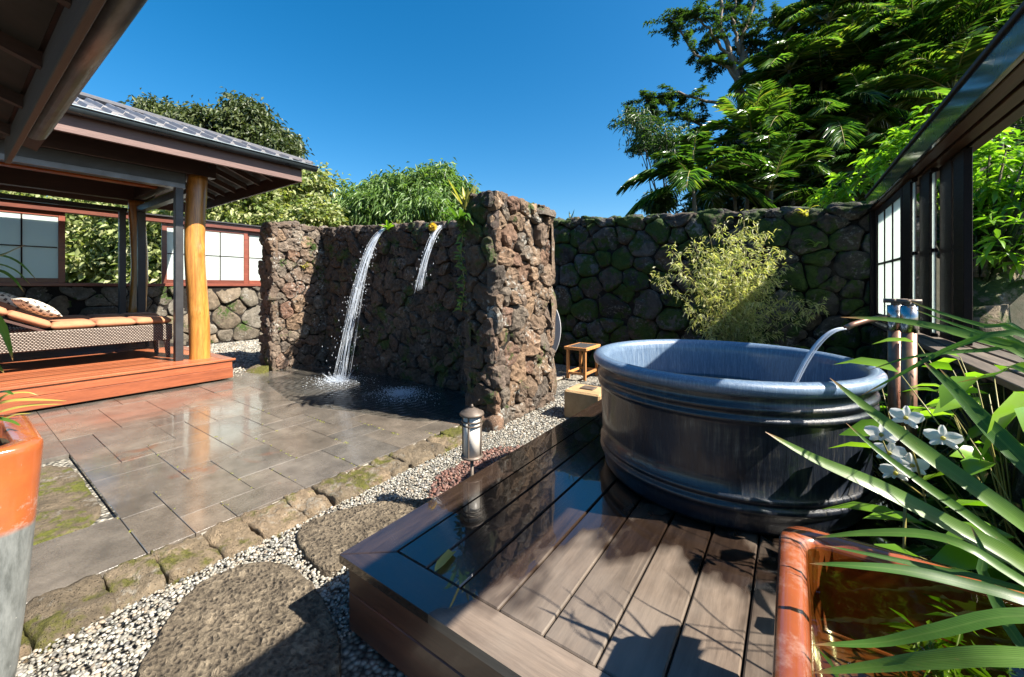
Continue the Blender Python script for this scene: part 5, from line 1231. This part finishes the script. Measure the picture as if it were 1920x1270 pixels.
strap_plant('strap_leaf_plant', (1.0, 1.62, .42), [
    ([(1435, 810), (1530, 862), (1645, 913), (1788, 988), (1920, 1060)], 1.2, .95, .042),
    ([(1556, 709), (1645, 781), (1760, 867), (1920, 982)], 1.25, .95, .04),
    ([(1586, 793), (1645, 844), (1731, 908), (1817, 968), (1920, 1046)], 1.3, 1.0, .024),
    ([(1725, 672), (1788, 730), (1846, 793), (1920, 867)], 1.2, .95, .042),
    ([(1576, 595), (1673, 600), (1760, 615), (1846, 638), (1920, 663)], 1.2, .95, .028),
    ([(1696, 560), (1760, 586), (1846, 612), (1920, 628)], 1.15, .95, .017),
    ([(1700, 575), (1780, 605), (1850, 628), (1920, 648)], 1.25, 1.0, .013),
    ([(1627, 695), (1714, 669), (1840, 658), (1920, 665)], 1.2, 1.0, .014),
    ([(1616, 741), (1691, 701), (1760, 663), (1829, 638), (1920, 630)], 1.15, .95, .016),
    ([(1794, 718), (1875, 701), (1920, 695)], 1.1, .95, .016),
    ([(1850, 600), (1890, 610), (1920, 622)], 1.1, 1., .014),
    ([(1760, 690), (1830, 760), (1920, 850)], 1.35, 1.1, .02)], 'large clump of long green strap leaves reaching in from the right edge', seed=2)
strap_plant('strap_leaf_plant', (.78, 1.25, .75), [
    ([(1518, 1057), (1587, 1060), (1702, 1071), (1817, 1097), (1920, 1126)], .86, .74, .021),
    ([(1530, 1008), (1622, 1000), (1731, 1002), (1817, 1028), (1920, 1092)], .98, .8, .019),
    ([(1547, 1023), (1645, 1043), (1760, 1068), (1860, 1090)], .95, .82, .012),
    ([(1524, 1209), (1645, 1206), (1760, 1183), (1920, 1155)], .76, .66, .022),
    ([(1521, 1262), (1645, 1250), (1760, 1238), (1920, 1235)], .72, .6, .026),
    ([(1820, 985), (1845, 1040), (1850, 1090)], .9, .85, .02)], 'green strap leaves spreading low over the water pot', seed=3)
strap_plant('strap_leaf_plant', (-2.55, -.12, .86), [
    ([(48, 459), (15, 475), (-30, 500)], 1.5, 1.6, .035), ([(70, 527), (35, 492), (-5, 480), (-50, 500)], 1.6, 1.7, .012), ([(58, 535), (25, 505), (-20, 500)], 1.6, 1.7, .009), ([(45, 548), (22, 520), (-10, 508), (-60, 530)], 1.55, 1.7, .016),
    ([(24, 676), (14, 640), (-5, 600), (-60, 560)], 1.5, 1.6, .03), ([(8, 700), (-10, 680), (-40, 640)], 1.5, 1.6, .02), ([(28, 742), (10, 735), (-20, 745)], 1.55, 1.6, .02), ([(40, 800), (20, 790), (-20, 785)], 1.55, 1.6, .015)], 'strap leafed plant growing in the tall left pot', seed=4)
strap_plant('strap_leaf_plant', (-2.6, -.05, .86), [([(126, 752), (70, 750), (20, 752), (-40, 770)], 1.75, 1.7, .013), ([(118, 758), (60, 760), (10, 770), (-30, 785)], 1.75, 1.7, .011), ([(72, 742), (50, 736), (10, 742), (-20, 770)], 1.75, 1.7, .011), ([(60, 775), (30, 778), (0, 790)], 1.7, 1.7, .011)], 'yellowing grassy leaves at the rim of the left pot', l_yel, 5)
# ---- orchid
og = np.random.default_rng(350); ob = np.array((.33, 2.0, PZ)); t = thing('orchid', tuple(ob), 'orchid with white flowers between the tub and the strap leaves', 'orchid')
fl = [(1699, 784), (1653, 815), (1768, 822), (1668, 850), (1678, 886), (1710, 873)]
st_ = [ob, ob + (.0, -.03, .4), atf(1740, 960, 1.55), atf(1722, 880, 1.5), atf(1695, 800, 1.5)]
MB().tube(st_, [.006, .005, .004, .004, .003], 6).build('stem', culm, t, True)
MB().tube([atf(1730, 930, 1.52), atf(1690, 900, 1.5), atf(1665, 850, 1.5), atf(1650, 815, 1.5)], [.004, .003, .003, .002], 6).build('stem', culm, t, True)
def flower(c, s, g, parent):
    mb = MB(); nrm = unit(np.array([0, 0, CAMH + .2]) - c + g.normal(0, .6, 3)); x = unit(np.cross(nrm, (0, 0, 1.))); y = np.cross(x, nrm)
    for k, (a, L, W) in enumerate(((90, .9, .48), (215, .85, .45), (325, .85, .45), (20, 1., .85), (160, 1., .85), (270, .45, .4))):
        a = R(a) + g.normal(0, .12); d = x * math.cos(a) + y * math.sin(a); e = np.cross(nrm, d); V = []; F = []; L *= s; W *= s
        for q in np.linspace(0, 1, 6):
            for b in (-1, -.5, 0, .5, 1): V.append(c + d * L * q + e * b * W / 2 * (math.sin(math.pi * min(1, q * .8 + .16)) ** .5) + nrm * (s * .12 * q * q - s * .1 * b * b))
        for i in range(5):
            for j in range(4): F.append((i * 5 + j, i * 5 + j + 1, i * 5 + j + 6, i * 5 + j + 5))
        mb.add(V, F)
    o = mb.build('flower', petal, parent, True)
    put('flower_lip', c + nrm * .006 + IV * (s * .16), [tuple(f) for f in IF], l_yel, o, True); return o
for (u, v), ff in zip(fl, (1.5, 1.5, 1.42, 1.5, 1.5, 1.52)): flower(atf(u, v, ff), .05, og, t)
# ---- undergrowth beds at the right
def fern(loc, s, nf, seed, label, mat=l_fern, droop=1.0, ll=.16, elr=(.15, 1.15), flen=.6):
    return palm_proto('fern', .04, nf, flen * s, seed, mat, lean=.02, nleaf=18, ll=ll * s, lw=.035 * s, trunk=False, label=label, cat='fern', group='ferns in the planting bed', loc=loc, elr=elr, droop=droop)
fern((.62, 3.75, .35), 1.1, 11, 401, 'fern beside the copper tub filler'); fern((.35, 4.4, .25), 1.15, 11, 402, 'fern behind the rim of the tub'); fern((.72, 2.75, .3), 1.1, 12, 403, 'fern under the slatted ledge, right of the copper pipes')
fern((.85, 2.1, .4), 1., 11, 404, 'fern at the right edge behind the strap leaves'); fern((.15, 5.6, .1), 1.4, 12, 405, 'dark fern at the foot of the boundary wall right of the bamboo'); fern((.6, 5.4, .1), 1.3, 12, 406, 'fern below the gridded frosted screen')
fern((.62, 6.4, .05), 1.3, 12, 407, 'fern in the far corner below the screen'); fern((.95, 3.6, .55), .8, 9, 408, 'small fern against the ledge wall')
def broad(loc, s, n, seed, label, mat=l_bright, h=.35):
    t = thing('broadleaf_plant', loc, label, 'plant', 'leafy plants in the planting bed'); g = np.random.default_rng(seed); P = []; D = []; mb = MB(); o = np.array(loc, float)
    for k in range(n):
        a = g.uniform(0, 6.28); hh = h * g.uniform(.3, 1.2); r = s * g.uniform(.05, .45); tip = o + (r * math.cos(a), r * math.sin(a), hh); mb.tube([o, o + (tip - o) * .6 + np.array([0, 0, .03]), tip], [.004, .003, .002], 4); P.append(tip); D.append((math.cos(a), math.sin(a), g.uniform(-.2, .5)))
    V, F = leaf_mesh(np.array(P), np.array(D), .22 * s * g.uniform(.6, 1.2, n), .085 * s, g, fold=.15, droop=.35, fine=True, up=np.array([0, 0, 1.])); put('leaves', V, F, mat, t); mb.build('stems', culm, t, True); return t
gw = np.random.default_rng(78); Vw, Fw = leaf_mesh(np.repeat(POTWEED, 5, 0) + gw.normal(0, .012, (len(POTWEED) * 5, 3)) * (1, 1, .4), gw.normal(0, 1, (len(POTWEED) * 5, 3)) * (1, 1, .25), .06, .012, gw)
tag(put('water_weed', Vw, Fw, l_bright, None), 'green water weed floating under the surface of the right pot', 'water weed', kind='stuff')
broad((.72, 2.35, .3), 1., 40, 411, 'bright broad leaved plant beside the orchid flowers', h=.8); broad((.74, 1.95, .4), 1.1, 46, 412, 'broad leaved plant under the strap leaves at right', h=.7); broad((.55, 3.2, .25), .9, 34, 413, 'glossy plant at the foot of the copper pipes', h=.6); broad((.85, 2.9, .5), .8, 26, 414, 'low bright plant under the slatted ledge', h=.6); broad((.2, 4.9, .15), 1.1, 40, 415, 'dark leafy plant between the tub and far screen', l_fern, .4); broad((.8, 4.4, .3), 1., 36, 416, 'leafy plant below the stacked dark screens', l_fern); broad((-.2, 6.5, .0), 1.3, 40, 417, 'shaded leafy plant at the wall behind the bamboo', l_fern, .6)
sheet('planting_bed', .2, .92, 1.8, 7.0, .2, soilm, nx=6, ny=30, amp=.12, sc_=2.)
# ---- plants growing on the shower wall
def tuft(loc, n, L, W, seed, label, mat, spread=.6, droopy=.5, name='wall_plant', up=.8):
    t = thing(name, tuple(loc), label, 'plant', 'small plants on the stone walls'); g = np.random.default_rng(seed); loc = np.array(loc, float)
    for k in range(n):
        a = g.uniform(0, 6.28); d = np.array([math.cos(a) * spread, math.sin(a) * spread, up * g.uniform(.5, 1.3)]); d = unit(d) * L * g.uniform(.6, 1.2); b = loc + g.normal(0, .02, 3)
        pts = [b + d + np.array([0, 0, -droopy * L * .6]), b + d * .66 + np.array([0, 0, -droopy * L * .15]), b + d * .33, b]; V, F = ribbon(pts, W, g, n=12); put('leaf', V, F, mat, t, True, uv=ruv(12))
    return t
tuft((-2.96, 3.36, 2.36), 18, .34, .03, 501, 'spiky yellow green plant on top of the tall pillar', l_yel, .5, .1, up=1.2); tuft((-3.03, 3.32, 2.2), 11, .42, .045, 502, 'arching strap leaves at the top of the pillar', l_strap, .8, .7, up=.5)
tuft((-3.3, 4.3, 2.45), 10, .3, .02, 503, 'thin leaved plant where wall meets pillar', l_yel, .7, .4); tuft((-5.48, 4.26, 2.44), 9, .2, .04, 504, 'bright green tuft beside the left water stream', l_bright, .7, .3); tuft((-4.42, 4.25, 2.36), 12, .22, .02, 505, 'small dark fern tuft under the yellow flower', l_fern, .9, .8)
tuft((-5.7, 4.25, 2.2), 6, .12, .03, 506, 'little yellow green tuft left of the stream', l_yel, .7, .3); tuft((-7.46, 3.9, 1.85), 9, .13, .025, 507, 'little yellow tuft on the sunlit stones at left', l_yel, .7, .4)
tuft((-5.5, 4.45, 2.53), 7, .12, .016, 508, 'grassy tuft on top of the shower wall', l_yel, .4, .1); tuft((-3.6, 7.2, 2.83), 9, .18, .016, 509, 'small dark sprig on the boundary wall top', l_fern, .35, .1); tuft((.15, 6.95, 2.5), 9, .26, .03, 510, 'yellow green fern hanging near the top of the boundary wall', l_yel, .9, .6); tuft((.25, 6.93, 2.05), 6, .2, .04, 511, 'pale blue green leaf rosette on the boundary wall', l_bamb, .8, .5)
# yellow flower head
fp = thing('yellow_flower', (-4.33, 4.22, 2.36), 'yellow flower head above the right water stream', 'flower', None); g = np.random.default_rng(520); P = unit(g.normal(0, 1, (240, 3))); c = np.array((-4.33, 4.16, 2.38))
V, F = leaf_mesh(c + P * .03, P, .04, .018, g, fine=False); put('petals', V, F, leaf('flower_yellow', [(.6, .42, .06), (.7, .5, .1), (.5, .32, .04)], .3, .5), fp); MB().tube([(-4.3, 4.3, 2.4), tuple(c)], .006, 6).build('stalk', culm, fp)
# hanging vine
vn = thing('hanging_vine', (-3.05, 3.33, 2.4), 'leafy vine hanging down the edge of the dark pillar face', 'vine'); g = np.random.default_rng(530); pts = [np.array((-3.0 + .03 * math.sin(k * .9) , 3.335 - .01 * math.sin(k), 2.42 - .1 * k)) for k in range(13)]; MB().tube(pts, .005, 5).build('stem', culm, vn, True)
P = []; D = []
for k in range(90):
    q = g.uniform(0, 11.9); i = int(q); P.append(pts[i] + (pts[i + 1] - pts[i]) * (q - i)); D.append((g.normal(0, 1), -.4, g.normal(.1, .5)))
V, F = leaf_mesh(np.array(P), np.array(D), .1 * g.uniform(.6, 1.2, 90), .03, g, fine=True); put('leaves', V, F, l_bamb, vn)
# weeds in the paving joints
g = np.random.default_rng(540); P = []
for a, b, y in segs_h[8:25]:
    for _ in range(int(g.integers(3, 12))): P.append((g.uniform(a, b), y + g.normal(0, .004), .0))
P = np.repeat(np.array(P), 3, 0) + g.normal(0, .006, (len(P) * 3, 3)) * (1, 1, 0); D = g.normal(0, 1, (len(P), 3)) * (1, 1, .3) + (0, 0, .5)
V, F = leaf_mesh(P, D, .014 * g.uniform(.6, 1.4, len(P)), .008, g); tag(put('joint_weeds', V, F, l_yel, None), 'tiny weeds sprouting in the joints of the grey paving', 'weeds', kind='stuff')
# two fallen leaves on the wet boards
tag(put('fallen_leaf', *ribbon([G(815, 1072, PZ + .006), G(830, 1055, PZ + .012), G(848, 1035, PZ + .006)], .04, g, n=10), l_yel, None, True), 'yellow green fallen leaf on the wet platform boards', 'leaf')
